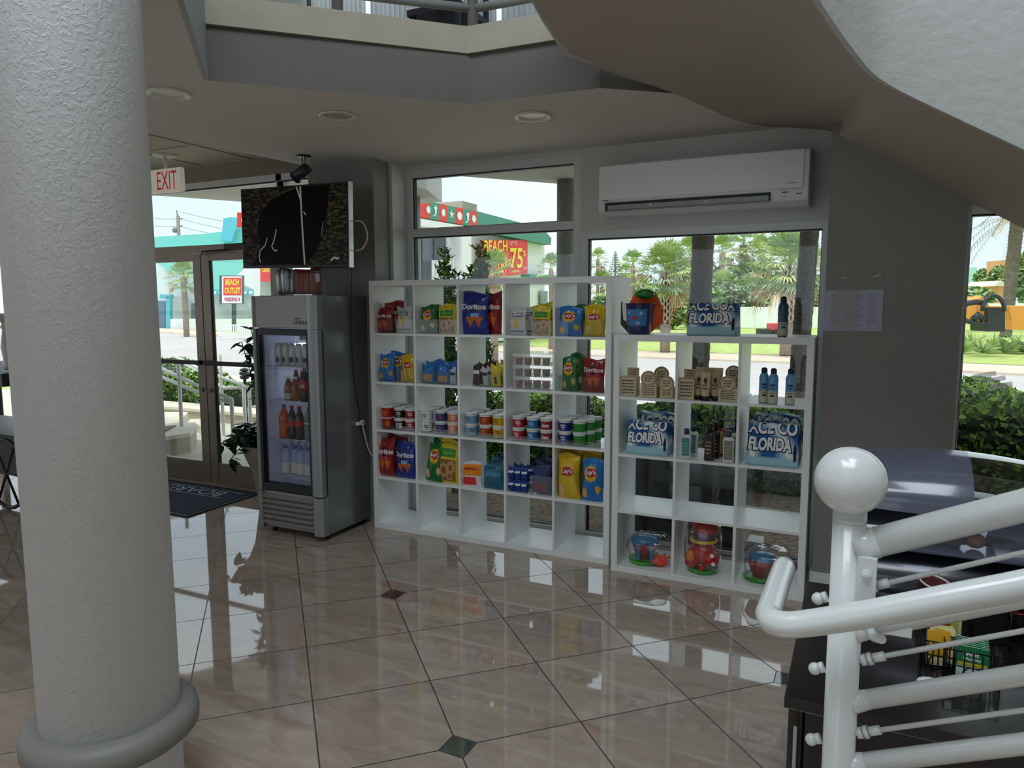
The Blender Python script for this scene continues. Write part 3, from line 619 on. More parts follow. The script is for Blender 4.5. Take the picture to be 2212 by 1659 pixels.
# ---------------- snack goods ----------------
def foilm(n,c,r=.3): return mat(n,c,r,coat=.25,bump=.25,bscale=22)
PW=mat('print_white','#eeeeee',.4); PBK=mat('print_black','#15171a',.5); PRED=mat('print_red','#b3141d',.4); PYEL=mat('print_yellow','#e8b018',.4); PNAVY=mat('print_navy','#101b3c',.4)
TAN=mat('print_tan','#c79a62',.5); TAN2=mat('print_dark_tan','#8b5f35',.5); ORG=mat('print_orange','#c9641b',.5); PGRN=mat('print_leaf_green','#2f8a2e',.45); LBL=mat('print_light_blue','#7fb4dd',.4)
_bag={}
def bagmesh(key,w_,h,d,mats,paint,nu=30,nv=36):
    if key in _bag: return _bag[key]
    rnd=random.Random(hash(key)%1000 if False else sum(map(ord,key))); a1,a2,a3=[rnd.uniform(0,6) for _ in range(3)]
    def surf(u,v,s):   # u in -1..1, v 0..1
        e=max(0,1-abs(u)**3)**.6; f=max(0.0,math.sin(PI*min(1,max(0,(v-.02)/.9))))**.45 if .02<v<.92 else 0
        th=d*.5*e*f*(1+.10*math.sin(5*v+a1)*math.sin(3*u+a2))+.0012
        th+= .004*e*f*math.sin(11*u+7*v+a3)
        wob=.02*math.sin(7*v+a2)*w_*(abs(u))
        pin=1-.05*math.sin(PI*v)
        topd=.010*math.sin(u*2.4+a1)*(v**6)
        return (u*w_/2*pin+wob*.5, s*th+ .006*v*math.sin(3*u+a3), v*h+topd)
    m_=MB()
    for s in (-1,1):
        vs=[surf(-1+2*i/nu,j/nv,s) for j in range(nv+1) for i in range(nu+1)]
        for j in range(nv):
            for i in range(nu):
                a=j*(nu+1)+i; mi=paint(-1+2*(i+.5)/nu,(j+.5)/nv) if s<0 else 0
                m_.add([],[],0)
                m_.f.append([len(m_.v)+q for q in ((a,a+1,a+nu+2,a+nu+1) if s<0 else (a,a+nu+1,a+nu+2,a+1))]); m_.mi.append(mi); m_.sm.append(True)
        m_.v+=vs
    me=(m_,surf); _bag[key]=me; return me
def ell(u,v,cu,cv,ru,rv): return ((u-cu)/ru)**2+((v-cv)/rv)**2<1
def p_tri(base,arrow,chip):   # arrow round the logo and two triangular chips
    def f(u,v):
        if v>.95 or v<.03: return 0
        if .18<v<.42:
            for c,wd in ((-.25,.42),(.38,.38)):
                if abs(u-c)<wd*(v-.18)/.24*.9+ .02: return 2
        if .50<v<.585 and abs(u)<.30*(v-.50)/.085+.02: return 1
        if .735<v<.80 and abs(u)<.30*(.80-v)/.065+.02: return 1
        if .42<v<.49 and abs(u-.1)<.3: return 3
        return 0
    return f
def p_lay(u,v):
    if v>.95 or v<.03: return 0
    if ell(u,v,-.05,.66,.62,.18): return 1 if not ell(u,v,-.02,.69,.60,.10) else 2
    if ell(u,v,-.62,.20,.26,.12) or ell(u,v,.62,.30,.22,.10): return 3
    return 0
def p_ring(u,v):
    if v>.95 or v<.03: return 0
    if .06<v<.56 and abs(u)<.78:
        a=math.hypot((u+.3)*1.3,(v-.3)*3.4); b_=math.hypot((u-.35)*1.3,(v-.38)*3.6); c_=math.hypot((u-.25)*1.4,(v-.17)*4)
        return 2 if (.32<a<.58 or .28<b_<.52 or .2<c_<.4) else 3
    if .62<v<.80 and abs(u)<.72: return 1
    return 0
def p_disc(u,v):
    if v>.95 or v<.03: return 0
    if ell(u,v,-.12,.42,.42,.19): return 2
    if .66<v<.80 and abs(u+.05)<.62: return 3 if not (.69<v<.77 and abs(u+.05)<.55) else 0
    if v<.16: return 3 if v>.12 and abs(u)<.8 else 0
    return 0
def p_plain(u,v): return 0
KB={ # key: (materials, paint, text, text colour, (cx,cz,w,h), backing)
 'redtri':([foilm('red_foil','#8e0f14'),PBK,ORG,mat('print_flame','#c7421a')],p_tri(0,0,0),'Doritos',PW,(0,.655,.98,.135)),
 'bluetri':([foilm('blue_foil','#142c86'),PBK,ORG,LBL],p_tri(0,0,0),'Doritos',PW,(0,.655,.98,.135)),
 'greenlay':([foilm('green_foil','#0d6a2c'),PYEL,PRED,mat('chip_cream','#d8c07a')],p_lay,"Lay's",PW,(-.04,.69,.60,.14)),
 'bluelay':([foilm('azure_foil','#1274c0'),PYEL,PRED,PYEL],p_lay,"Lay's",PW,(-.04,.69,.60,.14)),
 'yellowlay':([foilm('yellow_foil','#d8b310'),mat('gold_print','#e3c43c'),PRED,mat('chip_cream','#d8c07a')],lambda u,v:(0 if (v>.95 or v<.03) else 2 if ell(u,v,-.05,.62,.64,.10) else 3 if ell(u,v,-.6,.2,.3,.14) else 1 if ell(u,v,.5,.3,.3,.2) else 0),"Lay's",PW,(-.05,.62,.62,.13)),
 'ring':([foilm('lemon_foil','#d5c017'),PGRN,TAN,TAN2],p_ring,'Funyuns',mat('print_lime','#7ecb3a'),(0,.70,.62,.10)),
 'silver':([foilm('pale_silver_foil','#c4c6c8',.25),PBK,PYEL,mat('print_slate','#4b4f55')],p_disc,None,None,None),
}
def bag(kind,label,x,y,z,w_,h,d=.05,rz=0,lean=0,tilt=0,group='snack bags on the white shelf'):
    mats,paint,txt,tm,tb=KB[kind]; key='%s%.2f'%(kind,h)
    mb,surf=bagmesh(key,w_,h,d,mats,paint)
    r=bpy.data.objects.new('chip_bag',None); C.objects.link(r); r.location=(x,y,z); r.rotation_euler=(lean,tilt,rz); tag(r,label,'bag of snacks',group)
    mk=key+'_mesh'
    if mk not in _bag: o=mb.build('pouch',mats,r,fix=False); _bag[mk]=o.data
    else: o=bpy.data.objects.new('pouch',_bag[mk]); C.objects.link(o); o.parent=r
    if txt:
        tk=key+'_txt'
        if tk not in _bag:
            m_=MB(); cx,cz,tw,th=tb
            def fn(X,Z):
                p=surf(max(-1,min(1,X)),max(0,min(1,Z)),-1); return (p[0],p[1]-.0022,p[2])
            if txt=='Doritos': text_to(m_,txt,fn,tw*1.9,th,0,cz,bold=.03)
            else: text_to(m_,txt,fn,tw*1.7,th,cx,cz,bold=.03,rot=0)
            o=m_.build('lettering',tm,r,fix=False); _bag[tk]=o.data
        else: o=bpy.data.objects.new('lettering',_bag[tk]); C.objects.link(o); o.parent=r
    return r
def X(px,py,y): return float(ony(px,py,y)[0])
def rowz(r,nr=5,H=1.82): return H-.038-.336*(r+1)-.016*r
R=[rowz(i) for i in range(5)]
R[4]=.038
def b2(kind,label,pxa,pxb,row,y,h,d=.05,**k):
    py=[718,826,935,1040][row]; xa,xb=X(pxa,py,y),X(pxb,py,y)
    return bag(kind,label,(xa+xb)/2,y,R[row]+.001,xb-xa,h,d,**k)
T='top row of the five-wide shelf'
b2('redtri','small red chip bag with white lettering, front left in the top left compartment',810,849,0,.06,.185,lean=-.06)
b2('redtri','red chip bag behind the front one in the top left compartment',832,872,0,.12,.225,lean=-.05,rz=.1)
b2('silver','silver snack bag with a yellow disc in the top left compartment',858,892,0,.06,.19,lean=-.04,tilt=-.03)
b2('greenlay','small green chip bag in the top row, second compartment from the left',910,944,0,.06,.195,lean=-.05)
b2('greenlay','green chip bag standing behind the small green one in the top row',920,952,0,.125,.20,lean=-.05)
b2('ring','yellow onion-ring bag beside the green bag in the top row',948,987,0,.06,.20,lean=-.05)
b2('bluetri','big blue tortilla chip bag in the middle compartment of the top row',999,1056,0,.07,.285,.08,lean=-.04)
b2('redtri','big red tortilla chip bag half behind the big blue one',1044,1087,0,.13,.285,.08,lean=-.04,rz=-.25)
b2('silver','front silver snack bag in the top row, fourth compartment',1102,1137,0,.06,.18,lean=-.05)
b2('silver','silver snack bag behind, between the front silver bag and the onion-ring bag',1122,1154,0,.13,.19,lean=-.05,tilt=.03)
b2('ring','front yellow-green onion-ring bag in the top row, fourth compartment',1151,1190,0,.06,.19,lean=-.04)
b2('ring','rear yellow-green onion-ring bag in the top row, fourth compartment',1160,1196,0,.13,.215,lean=-.04,tilt=.05)
b2('bluelay','front blue chip bag in the top right compartment of the five-wide shelf',1206,1258,0,.06,.185,lean=-.05)
b2('greenlay','green chip bag peeking from behind the blue one in the top right compartment',1228,1266,0,.13,.20,lean=-.04)
b2('yellowlay','yellow chip bag in the top right compartment of the five-wide shelf',1261,1308,0,.06,.195,lean=-.05)
b2('bluelay','front blue chip bag in the second row, leftmost compartment',821,853,1,.06,.20,lean=-.04)
b2('bluelay','rear blue chip bag in the second row, leftmost compartment',846,880,1,.13,.21,lean=-.04)
b2('yellowlay','yellow chip bag at the right of the leftmost compartment, second row',872,896,1,.07,.195,lean=-.04)
b2('greenlay','front green chip bag in the rightmost compartment of the second row',1214,1247,1,.06,.215,lean=-.03)
b2('greenlay','rear green chip bag in the rightmost compartment of the second row',1232,1262,1,.13,.235,lean=-.03)
b2('redtri','red chip bag in the rightmost compartment of the second row',1259,1306,1,.07,.215,lean=-.03,tilt=0)
b2('redtri','big red tortilla chip bag in the fourth row, leftmost compartment',814,858,3,.05,.285,.07,lean=-.05)
b2('bluetri','big blue tortilla chip bag beside the red one in the fourth row',856,898,3,.05,.265,.07,lean=-.05)
b2('redtri','dark red chip bag standing behind the big pair in the fourth row',836,880,3,.145,.30,.06,lean=-.03,rz=.15)
b2('greenlay','tall green chip bag leaning in the fourth row, second compartment',919,955,3,.05,.285,.06,lean=-.05,tilt=.12)
b2('ring','tall yellow onion-ring bag in the fourth row, second compartment',946,990,3,.06,.31,.07,lean=-.05,tilt=.06)
b2('greenlay','green chip bag at the back of the fourth row, second compartment',936,972,3,.15,.30,.06,lean=-.03)
b2('yellowlay','big yellow chip bag at the front of the fourth row, rightmost compartment',1207,1254,3,.05,.29,.08,lean=-.03,tilt=-.02)
b2('bluelay','big blue chip bag in the fourth row, rightmost compartment',1257,1304,3,.05,.275,.08,lean=-.03)
b2('yellowlay','big yellow chip bag at the back left of the fourth row, rightmost compartment',1210,1256,3,.15,.315,.07,lean=-.02)
b2('yellowlay','big yellow chip bag at the back right of the fourth row, rightmost compartment',1254,1300,3,.15,.31,.07,lean=-.02)
# clear bins
def bin_(label,pxa,pxb,row,h,y0=.035,y1=.34,name='clear_bin'):
    py=[718,826,935,1040][row]; xa,xb=X(pxa,py,y0),X(pxb,py,y0); t=.003; z=R[row]+.001
    r=tag(MB().box((xa,y0,z),(xb,y0+t,z+h)).box((xa,y1-t,z),(xb,y1,z+h)).box((xa,y0,z),(xa+t,y1,z+h)).box((xb-t,y0,z),(xb,y1,z+h)).box((xa,y0,z),(xb,y1,z+t)).build(name,CLR),label,'bin','clear plastic bins')
    return r
for row,lst in ((0,((808,848,'left half of the top left compartment'),(853,893,'right half of the top left compartment'),(905,946,'around the green bags in the top row'),(948,989,'around the onion-ring bag in the second top compartment'),(1100,1141,'around the front silver bag of the fourth top compartment'),(1147,1192,'around the yellow-green onion-ring bags'),(1203,1255,'around the blue bag in the top right compartment'),(1259,1310,'around the yellow bag in the top right compartment'))),
 (1,((815,853,'around the blue bags in the second row'),(856,893,'around the yellow bag in the second row'),(1206,1252,'around the green bags in the second row'),(1257,1307,'around the red bag in the second row')))):
    for a,b_,s in lst: bin_('clear open plastic bin '+s,a,b_,row,.10,.02,.24)
# cups
def cup(kind,label,x,y,z,rot=0,txt=None,w_=.0432,h=.0715,group='cups of instant food'):
    body,band,mark,lid=kind
    r=thing('food_cup',label,'cup',(x,y,z),rot,group)
    rb,rt=w_*.84,w_*.97
    MB().lathe([(rb*.96,0),(rb,.003),(rt,h-.006),(rt,h)],28).build('cup_body',body,r)
    rr=lambda zz: rb+(rt-rb)*(zz/h)+.0006
    MB().lathe([(rr(.006),.006),(rr(h-.012),h-.012)],28).build('printed_band',band,r,fix=False)
    MB().lathe([(rt,h),(w_*1.04,h+.001),(w_*1.04,h+.005),(w_*.98,h+.0065),(0,h+.006)],28).build('lid',lid,r)
    m_=MB()
    def fn(X_,Z): q=rr(Z)+.0007; return (q*math.sin(X_/q),-q*math.cos(X_/q),Z)
    if txt: 
        ws=txt.split('|')
        for i,s in enumerate(ws): text_to(m_,s,fn,w_*1.15,h*(.36 if len(ws)==1 else .26),0,h*(.46 if len(ws)==1 else .60-.3*i),bold=.04)
    else:
        for (xa,xb,za,zb) in ((-.018,.016,.55,.68),(-.014,.018,.38,.48),(-.006,.01,.22,.28)):
            n=5
            for i in range(n):
                u0=xa+(xb-xa)*i/n; u1=xa+(xb-xa)*(i+.75)/n
                m_.add([fn(u0,za*h),fn(u1,za*h),fn(u1,zb*h),fn(u0,zb*h)],[(0,1,2,3)])
    m_.build('lettering' if txt else 'printed_mark',mark,r,fix=False); return r
W=lambda n,c: mat(n,c,.45)
LW=W('cup_lid_white','#e8e8e6'); CWT=W('cup_white','#e4e4e2')
K_red=(W('cup_red','#b0121c'),W('cup_red','#b0121c'),PYEL,LW); K_blk=(CWT,W('cup_black','#1c1c1e'),PW,LW); K_redw=(CWT,W('cup_crimson','#9c1a22'),PW,LW)
K_wht=(CWT,CWT,W('print_charcoal','#3a3d40'),LW); K_mix=(CWT,W('cup_blue_red','#28427c'),W('print_coral','#c23a4a'),LW); K_pea=(CWT,W('cup_peach','#d9835f'),PW,LW)
K_lb=(CWT,W('cup_sky','#6fb2d3'),PRED,LW); K_or=(CWT,W('cup_burnt_orange','#a83a17'),W('print_gold','#e09a32'),LW); K_ye=(CWT,W('cup_yellow','#d9ac14'),W('print_brown','#7b4312'),LW)
K_cr=(CWT,W('cup_rose_red','#b3172c'),PW,LW); K_bl=(CWT,W('cup_azure','#1b6aa8'),W('print_pale_blue','#bcdcf0'),LW); K_dr=(CWT,W('cup_dark_red','#8f1520'),PW,LW)
K_nv=(CWT,W('cup_royal','#182a8a'),PW,LW); K_gr=(CWT,W('cup_green','#0d8a2a'),W('print_olive','#5c8a34'),LW)
cols=[ # (compartment, px centre, kind bottom, kind top, words, text bottom, text top)
 ('leftmost compartment, left stack',838,K_red,K_red,'red',None,None),('leftmost compartment, middle stack',864,K_blk,K_blk,'black-banded','Cocoa|Puffs',None),('leftmost compartment, right stack',887,K_redw,K_redw,'crimson-banded',None,None),
 ('second compartment, left stack',922,K_wht,K_wht,'plain white',None,None),('second compartment, middle stack',953,K_mix,K_mix,'blue and coral',None,None),('second compartment, right stack',979,K_pea,K_pea,'peach',None,None),
 ('third compartment, left stack',1018,K_lb,K_lb,'pale blue',None,None),('third compartment, middle stack',1049,K_or,K_or,'burnt orange',None,None),('third compartment, right stack',1077,K_ye,K_ye,'yellow',None,None),
 ('fourth compartment, left stack',1120,K_cr,K_cr,'rose red',None,None),('fourth compartment, middle stack',1151,K_bl,K_bl,'azure blue',None,None),('fourth compartment, right stack',1180,K_dr,K_dr,'dark red','Krave','Krave'),
 ('rightmost compartment, left stack',1220,K_nv,K_nv,'royal blue',None,None),('rightmost compartment, middle stack',1251,K_gr,K_gr,'green',None,None)]
for s,px,kb,kt,wd,tb,tt in cols:
    for dep in range(3):
        y=.075+.093*dep; x=X(px,940,.072)
        if dep: x=x+random.uniform(-.002,.002)
        pos=['front','second','third'][dep]
        for lv,(kd,tx) in enumerate(((kb,tb),(kt,tt))):
            cup(kd,'%s food cup, third row, %s, %s, %s'%(wd,s.replace(',',''),pos+(' from front' if dep else ''),['bottom','top'][lv]),x,y,R[2]+.0065+lv*.0785,random.uniform(-.3,.3)+.25,tx if dep==0 else None,group='stacked food cups in the third row')
for k,(px,y) in enumerate(((1268,.16),(1283,.25))):
    for lv in range(2): cup(K_gr,'green food cup at the far right of the third row, %s, %s cup'%(['nearer','farther'][k],['bottom','top'][lv]),X(px,940,y)+.01,y,R[2]+.0065+lv*.0785,.3,group='stacked food cups in the third row')
for a,b_,s in ((822,895,'leftmost'),(908,988,'second'),(1001,1087,'third'),(1103,1192,'fourth'),(1203,1304,'rightmost')):
    bin_('shallow clear tray under the food cups, %s compartment'%s,a,b_,2,.035,.022,.34,'clear_tray')
# second row: bin of cookie packs, bin of bars, drawers of fruit cups
bin_('clear bin of blue cookie packs in the second row',903,988,1,.09)
BLF=foilm('bright_blue_foil','#1d6fb8'); NVF=foilm('navy_foil','#16224f'); TEAL=foilm('teal_foil','#12637e'); 
def pillow(name,label,x,y,z,w_,h,d,mats,fn=None,rz=0,lean=0,grp=None,cat='packet',txt=None,tb=None,tm=None,tilt=0):
    r=bpy.data.objects.new(name,None); C.objects.link(r); r.location=(x,y,z); r.rotation_euler=(lean,tilt,rz); tag(r,label,cat,grp)
    kk='%s%.3f%.3f%s'%(mats[0].name,w_,h,fn.__name__ if fn else '')
    mb,surf=bagmesh(kk,w_,h,d,mats,fn or p_plain,14,18); mb.build('wrapper',mats,r,fix=False)
    if txt:
        m_=MB(); cx,cz,tw,th=tb; text_to(m_,txt,lambda a,b_:(lambda p:(p[0],p[1]-.002,p[2]))(surf(max(-1,min(1,a)),max(0,min(1,b_)),-1)),tw*2,th,cx,cz,bold=.03); m_.build('lettering',tm,r,fix=False)
    return r
def p_low(u,v): return 1 if (.08<v<.52 and abs(u)<.75) else 0
def p_band(u,v): return 1 if .55<v<.75 and abs(u)<.8 else 0
def p_half(u,v): return 1 if .08<v<.40 and abs(u+.1)<.7 else 2 if .46<v<.90 else 0
for i,(px,y,h) in enumerate(((925,.06,.125),(958,.06,.115),(935,.14,.15),(958,.14,.155),(976,.14,.15))):
    pillow('cookie_pack','blue cookie pack in the clear bin of the second row, '+['front left','front middle','back left','back middle','back right'][i],X(px,826,y),y,R[1]+.006,.105 if i<2 else .10,h,.035,[BLF,TAN],p_low,grp='cookie packs in the second row')
pillow('nut_pack','narrow white and dark pack at the right end of the cookie bin',X(979,826,.06),.06,R[1]+.006,.05,.11,.03,[foilm('pale_silver_foil','#c4c6c8'),PBK],p_band)
bin_('clear bin of candy bars in the second row, middle compartment',1018,1087,1,.10)
BRN=foilm('brown_foil','#3d1a10'); YLF=foilm('lemon_foil','#d5c017')
for i in range(4):
    y=.06+.07*i; pillow('candy_bar','brown candy bar wrapper at the left of the candy bin, %s'%['front one','second back','third back','rearmost'][i],X(1029,826,.06)+.004*i,y,R[1]+.006,.055,.14+.01*(i%2),.02,[BRN,PW],p_band,tilt=.05,grp='brown candy bars')
for i in range(4):
    y=.06+.07*i; pillow('candy_bar','silver-grey candy bar in the middle of the candy bin, %s'%['front one','second back','third back','rearmost'][i],X(1050,826,.06),y,R[1]+.006,.045,.125,.018,[foilm('pale_silver_foil','#c4c6c8'),PBK],p_band,tilt=-.04,grp='grey candy bars')
for i in range(4):
    y=.06+.07*i; pillow('candy_bag','yellow candy bag at the right of the candy bin, %s'%['front one','second back','third back','rearmost'][i],X(1072,826,.06)+.002*i,y,R[1]+.006,.075,.145+.008*(i%3),.03,[YLF,PNAVY],lambda u,v:1 if (.12<v<.42 and -.1<u<.35) else 0,grp='yellow candy bags')
# three tier drawers
xa,xb=X(1105,826,.04),X(1195,826,.04)
dw=thing('acrylic_drawers','clear three-tier acrylic drawer box of small cups in the second row','organizer',((xa+xb)/2,.04,R[1]+.001)); hw=(xb-xa)/2
MB().box((-hw,0,0),(-hw+.004,.27,.235)).box((hw-.004,0,0),(hw,.27,.235)).box((-hw,0,.231),(hw,.27,.235)).box((-hw,.266,0),(hw,.27,.235)).build('casing',CLR,dw)
for k in range(3):
    z=.004+.076*k; MB().box((-hw+.006,.0,z),(hw-.006,.26,z+.003)).box((-hw+.006,.0,z),(hw-.006,.003,z+.058)).box((-.03,-.008,z+.05),(.03,0,z+.056)).build('drawer',clear('drawer_acrylic',(.95,.96,.96),1.3,haze=.10,hazecol=(.9,.9,.92)),dw)
    cc=[[mat('jelly_red','#a5322c',.3),mat('jelly_orange','#c2571c',.3)],[mat('sauce_tan','#a8824c',.4),mat('sauce_brown','#7a5a3a',.4)],[mat('fruit_orange','#bd6420',.3),mat('sauce_tan','#a8824c',.4)]][k]
    for i in range(4):
        c_=thing('portion_cup','small sealed %s cup on the %s tier of the acrylic drawers, %s'%([['red jelly','orange jelly'],['tan sauce','brown sauce'],['orange fruit','tan sauce']][k][i%2],['bottom','middle','top'][k],['leftmost','second from left','third from left','rightmost'][i]),'cup',((xa+xb)/2-hw+.035+i*.0655,.085,R[1]+.001+z+.004),0,'portion cups in the drawers')
        MB().lathe([(.021,0),(.027,.042),(.028,.044)],20).build('cup_body',cc[i%2],c_); MB().lathe([(.029,.044),(.029,.046),(0,.0465)],20).build('lid',LW,c_)
# fourth row extras
HB=[foilm('white_foil','#e0dfdf'),mat('print_candy_red','#d2342a'),mat('print_amber','#f0920f')]
pillow('gummy_bag','orange and white gummy candy bag standing in the fourth row, middle compartment',X(1018,1040,.05),.05,R[3]+.001,X(1040,1040,.05)-X(995,1040,.05),.17,.035,HB,p_half,lean=-.06,txt='HARIBO',tb=(0,.72,.75,.12),tm=PRED,tilt=-.05)
bin_('clear bin behind the orange gummy candy bag',996,1040,3,.10,.08,.28)
for i in range(5): pillow('mint_pouch','teal pouch packed in the right of the middle compartment, fourth row, %s'%['front one','second','third','fourth','rearmost'][i],X(1066,1040,.05)+.004*i,.05+.055*i,R[3]+.001,.155,.165+.012*i,.05,[TEAL,mat('print_teal_light','#3d8ba3')],p_band,grp='teal pouches in the fourth row')
for i in range(12):
    c_,rw,lv=i%3,(i//3)%2,i//6; x=X(1106,1040,.05)+.048*c_; y=.05+.09*rw
    pillow('cookie_sleeve','small dark blue cookie sleeve, %s layer, %s, %s from the left'%(['lower','upper'][lv],['front row','back row'][rw],['first','second','third'][c_]),x,y,R[3]+.002+.085*lv,.046,.083,.05,[foilm('cookie_blue_foil','#1c3f8f'),PW],p_band,rz=random.uniform(-.2,.2),grp='dark blue cookie sleeves')
bin_('clear bin of dark fruit-snack pouches in the fourth row',1144,1193,3,.13)
for i in range(4): pillow('fruit_pouch','dark navy and red fruit snack pouch in the fourth row, %s'%['front one','second','third','rearmost'][i],X(1169,1040,.06),.065+.06*i,R[3]+.006,.135,.19+.012*i,.035,[NVF,mat('print_maroon','#7a1b2a'),mat('print_indigo','#27346f')],p_half,grp='navy fruit snack pouches')
# ---------------- goods on the lower shelf ----------------
H2=1.468
Q=[H2-.038-.336*(i+1)-.016*i for i in range(4)]; Q[3]=.038; SY=-.0775
def sx(px,py,dy): return float(ony(px,py,SY+dy)[0])
# towels
tw_=bpy.data.materials.new('beach_towel_print'); tw_.use_nodes=True; t=tw_.node_tree; b=t.nodes['Principled BSDF']; b.inputs['Roughness'].default_value=.95
tcn=t.nodes.new('ShaderNodeTexCoord'); wv=t.nodes.new('ShaderNodeTexWave'); wv.inputs['Scale'].default_value=2.4; wv.inputs['Distortion'].default_value=9; wv.inputs['Detail'].default_value=1.5; wv.bands_direction='DIAGONAL'
t.links.new(tcn.outputs['Object'],wv.inputs[0]); r1=t.nodes.new('ShaderNodeValToRGB')
for p_,c_ in ((.25,'#2a67a6'),(.45,'#4f9ac6'),(.6,'#9bcbdb'),(.9,'#b9dde6')):
    if p_==.25: e=r1.color_ramp.elements[0]
    elif p_==.9: e=r1.color_ramp.elements[1]
    else: e=r1.color_ramp.elements.new(p_)
    e.position=p_; e.color=lin(c_)
t.links.new(wv.outputs[0],r1.inputs[0])
gr_=t.nodes.new('ShaderNodeSeparateXYZ'); t.links.new(tcn.outputs['Object'],gr_.inputs[0])
rg=t.nodes.new('ShaderNodeValToRGB'); rg.color_ramp.elements[0].position=.045; rg.color_ramp.elements[1].position=.055
t.links.new(gr_.outputs[2],rg.inputs[0]); mx=t.nodes.new('ShaderNodeMix'); mx.data_type='RGBA'; t.links.new(rg.outputs[0],mx.inputs[0]); mx.inputs[6].default_value=lin('#a9d2df'); t.links.new(r1.outputs[0],mx.inputs[7]); t.links.new(mx.outputs[2],b.inputs['Base Color'])
NAVY=mat('towel_navy_print','#132a55',.95)
def towel(name,label,x,y,z,w_,h,d,top=None,rz=0,florida=True,grp=None,fold=.6):
    r=bpy.data.objects.new(name,None); C.objects.link(r); r.location=(x,y,z); r.rotation_euler=(0,0,rz); tag(r,label,'towel',grp)
    lean=.02; prof=[(-d/2,0.0),(-d/2-.004,.02),(-d/2+lean*.5,h*.6),(-d/2+lean,h-.014),(-d/2+lean+.006,h-.004),(-d/2+lean+.016,h),(d/2-.01,h-.002),(d/2,h-.02),(d/2,0)]
    m_=MB(); nx=24; n=len(prof); vs=[]
    for i in range(nx+1):
        u=-1+2*i/nx
        for (yy,zz) in prof:
            vs.append((u*w_/2*(1-.05*zz/h)+0,yy+.003*math.sin(6*u)*(zz/h)+( .010*(abs(u)**8) if yy<0 else 0),zz*(1+.015*math.sin(5*u+1))))
    m_.add(vs,[(i*n+k,(i+1)*n+k,(i+1)*n+(k+1)%n,i*n+(k+1)%n) for i in range(nx) for k in range(n)],0,True)
    m_.add(vs[:n],[tuple(range(n))],0); m_.add(vs[-n:],[tuple(range(n))[::-1]],0)
    m_.build('folded_cloth',tw_,r)
    def fn(X_,Z):
        Zc=Z*(1+.015*math.sin(5*X_/(w_/2)+1))
        if Z<h-.014: return (X_*(1-.05*Z/h),-d/2-.004+(lean+.004)*(max(0,Z-.02)/(h-.034))-.0035+.003*math.sin(12*X_/w_)*(Z/h),Zc)
        e=Z-(h-.014); return (X_*.95,-d/2+lean+e*1.1-.003,min(h+.0025,h-.014+e*1.0+.001)) 
    for off_,mt,bo in ((.0,NAVY,.10),(-.0018,mat('towel_white_print','#f7f7f7',.95),.045)):
        m_=MB(); f2=lambda a,b_:(lambda p:(p[0],p[1]+off_,p[2]-off_*.6))(fn(a,b_))
        if florida: text_to(m_,'FLORIDA',f2,w_*(.80+bo),h*(.29+bo*.8),-.04*w_,h*.53,bold=bo,slant=.06)
        if top: text_to(m_,top,f2,w_*(.93+bo),h*(.29+bo*.8),0,h*(.93 if florida else .8),bold=bo)
        m_.build('lettering',mt,r,fix=False)
    # printed surfer shape at the right
    m_=MB(); 
    m_.add([fn(w_*.42,h*.15),fn(w_*.47,h*.2),fn(w_*.475,h*.5),fn(w_*.44,h*.6),fn(w_*.41,h*.4)],[(0,1,2,3,4)]); m_.build('printed_mark',NAVY,r,fix=False)
    return r
xa,xb=sx(1481,725,.06),sx(1592,725,.06)
towel('beach_towel','folded blue FLORIDA beach towel lying on top of the lower shelf',(xa+xb)/2,SY+.14,H2+.001,xb-xa-.01,.185,.17,top='ACE COA')
for (pa,pb,s) in ((1353,1449,'left'),(1610,1726,'right')):
    xa,xb=sx(pa,980,.05),sx(pb,1010,.05); xb=min(xb,1.8605+1.116-.045); wd=xb-xa
    z=Q[1]+.001
    if s=='left':
        towel('beach_towel','front folded FLORIDA towel in the second row of the lower shelf, left compartment',(xa+xb)/2-.01,SY+.11,z,wd-.02,.195,.15,top='ACE CO',grp='folded towels')
        towel('beach_towel','rear folded towel rising behind the front one in the left compartment',(xa+xb)/2+.005,SY+.28,z,wd-.03,.225,.15,top='ACE CO',grp='folded towels',florida=False)
    else:
        towel('beach_towel','front folded FLORIDA towel in the second row of the lower shelf, right compartment',(xa+xb)/2,SY+.11,z,wd-.01,.235,.16,top='ACE CO',grp='folded towels')
        towel('beach_towel','rear folded towel rising behind the front one in the right compartment',(xa+xb)/2+.002,SY+.285,z,wd-.02,.26,.15,top='ACE CO',grp='folded towels',florida=False)
# spray cans
def spray(label,x,y,z,body,band,capm,h=.2,r_=.026,grp=None):
    r=thing('sunscreen_spray',label,'spray bottle',(x,y,z),random.uniform(-.3,.3),grp)
    MB().lathe([(r_*.93,0),(r_,.004),(r_,h*.72),(r_*.85,h*.79),(r_*.55,h*.85),(r_*.53,h*.86)],24).build('bottle_body',body,r)
    MB().lathe([(r_*.62,h*.845),(r_*.62,h*.95),(r_*.5,h*.985),(r_*.2,h*.99),(r_*.2,h),(0,h)],20).build('cap',capm,r)
    MB().lathe([(r_+.0006,h*.02),(r_+.0006,h*.36)],24).build('label',band,r,fix=False)
    m_=MB(); q=r_+.0014
    fn=lambda X_,Z:(q*math.sin(X_/q),-q*math.cos(X_/q),Z)
    for xa_,xb_,za,zb in ((-.012,.013,.50,.56),(-.014,.010,.43,.46),(-.009,.012,.20,.26),(-.014,.014,.30,.32)):
        m_.add([fn(xa_+(xb_-xa_)*k/5,zz*h) for k in range(6) for zz in (za,zb)],[(2*k,2*k+2,2*k+3,2*k+1) for k in range(5)])
    m_.build('printed_mark',mat('print_dark_blue','#16345f',.4),r,fix=False)
    return r
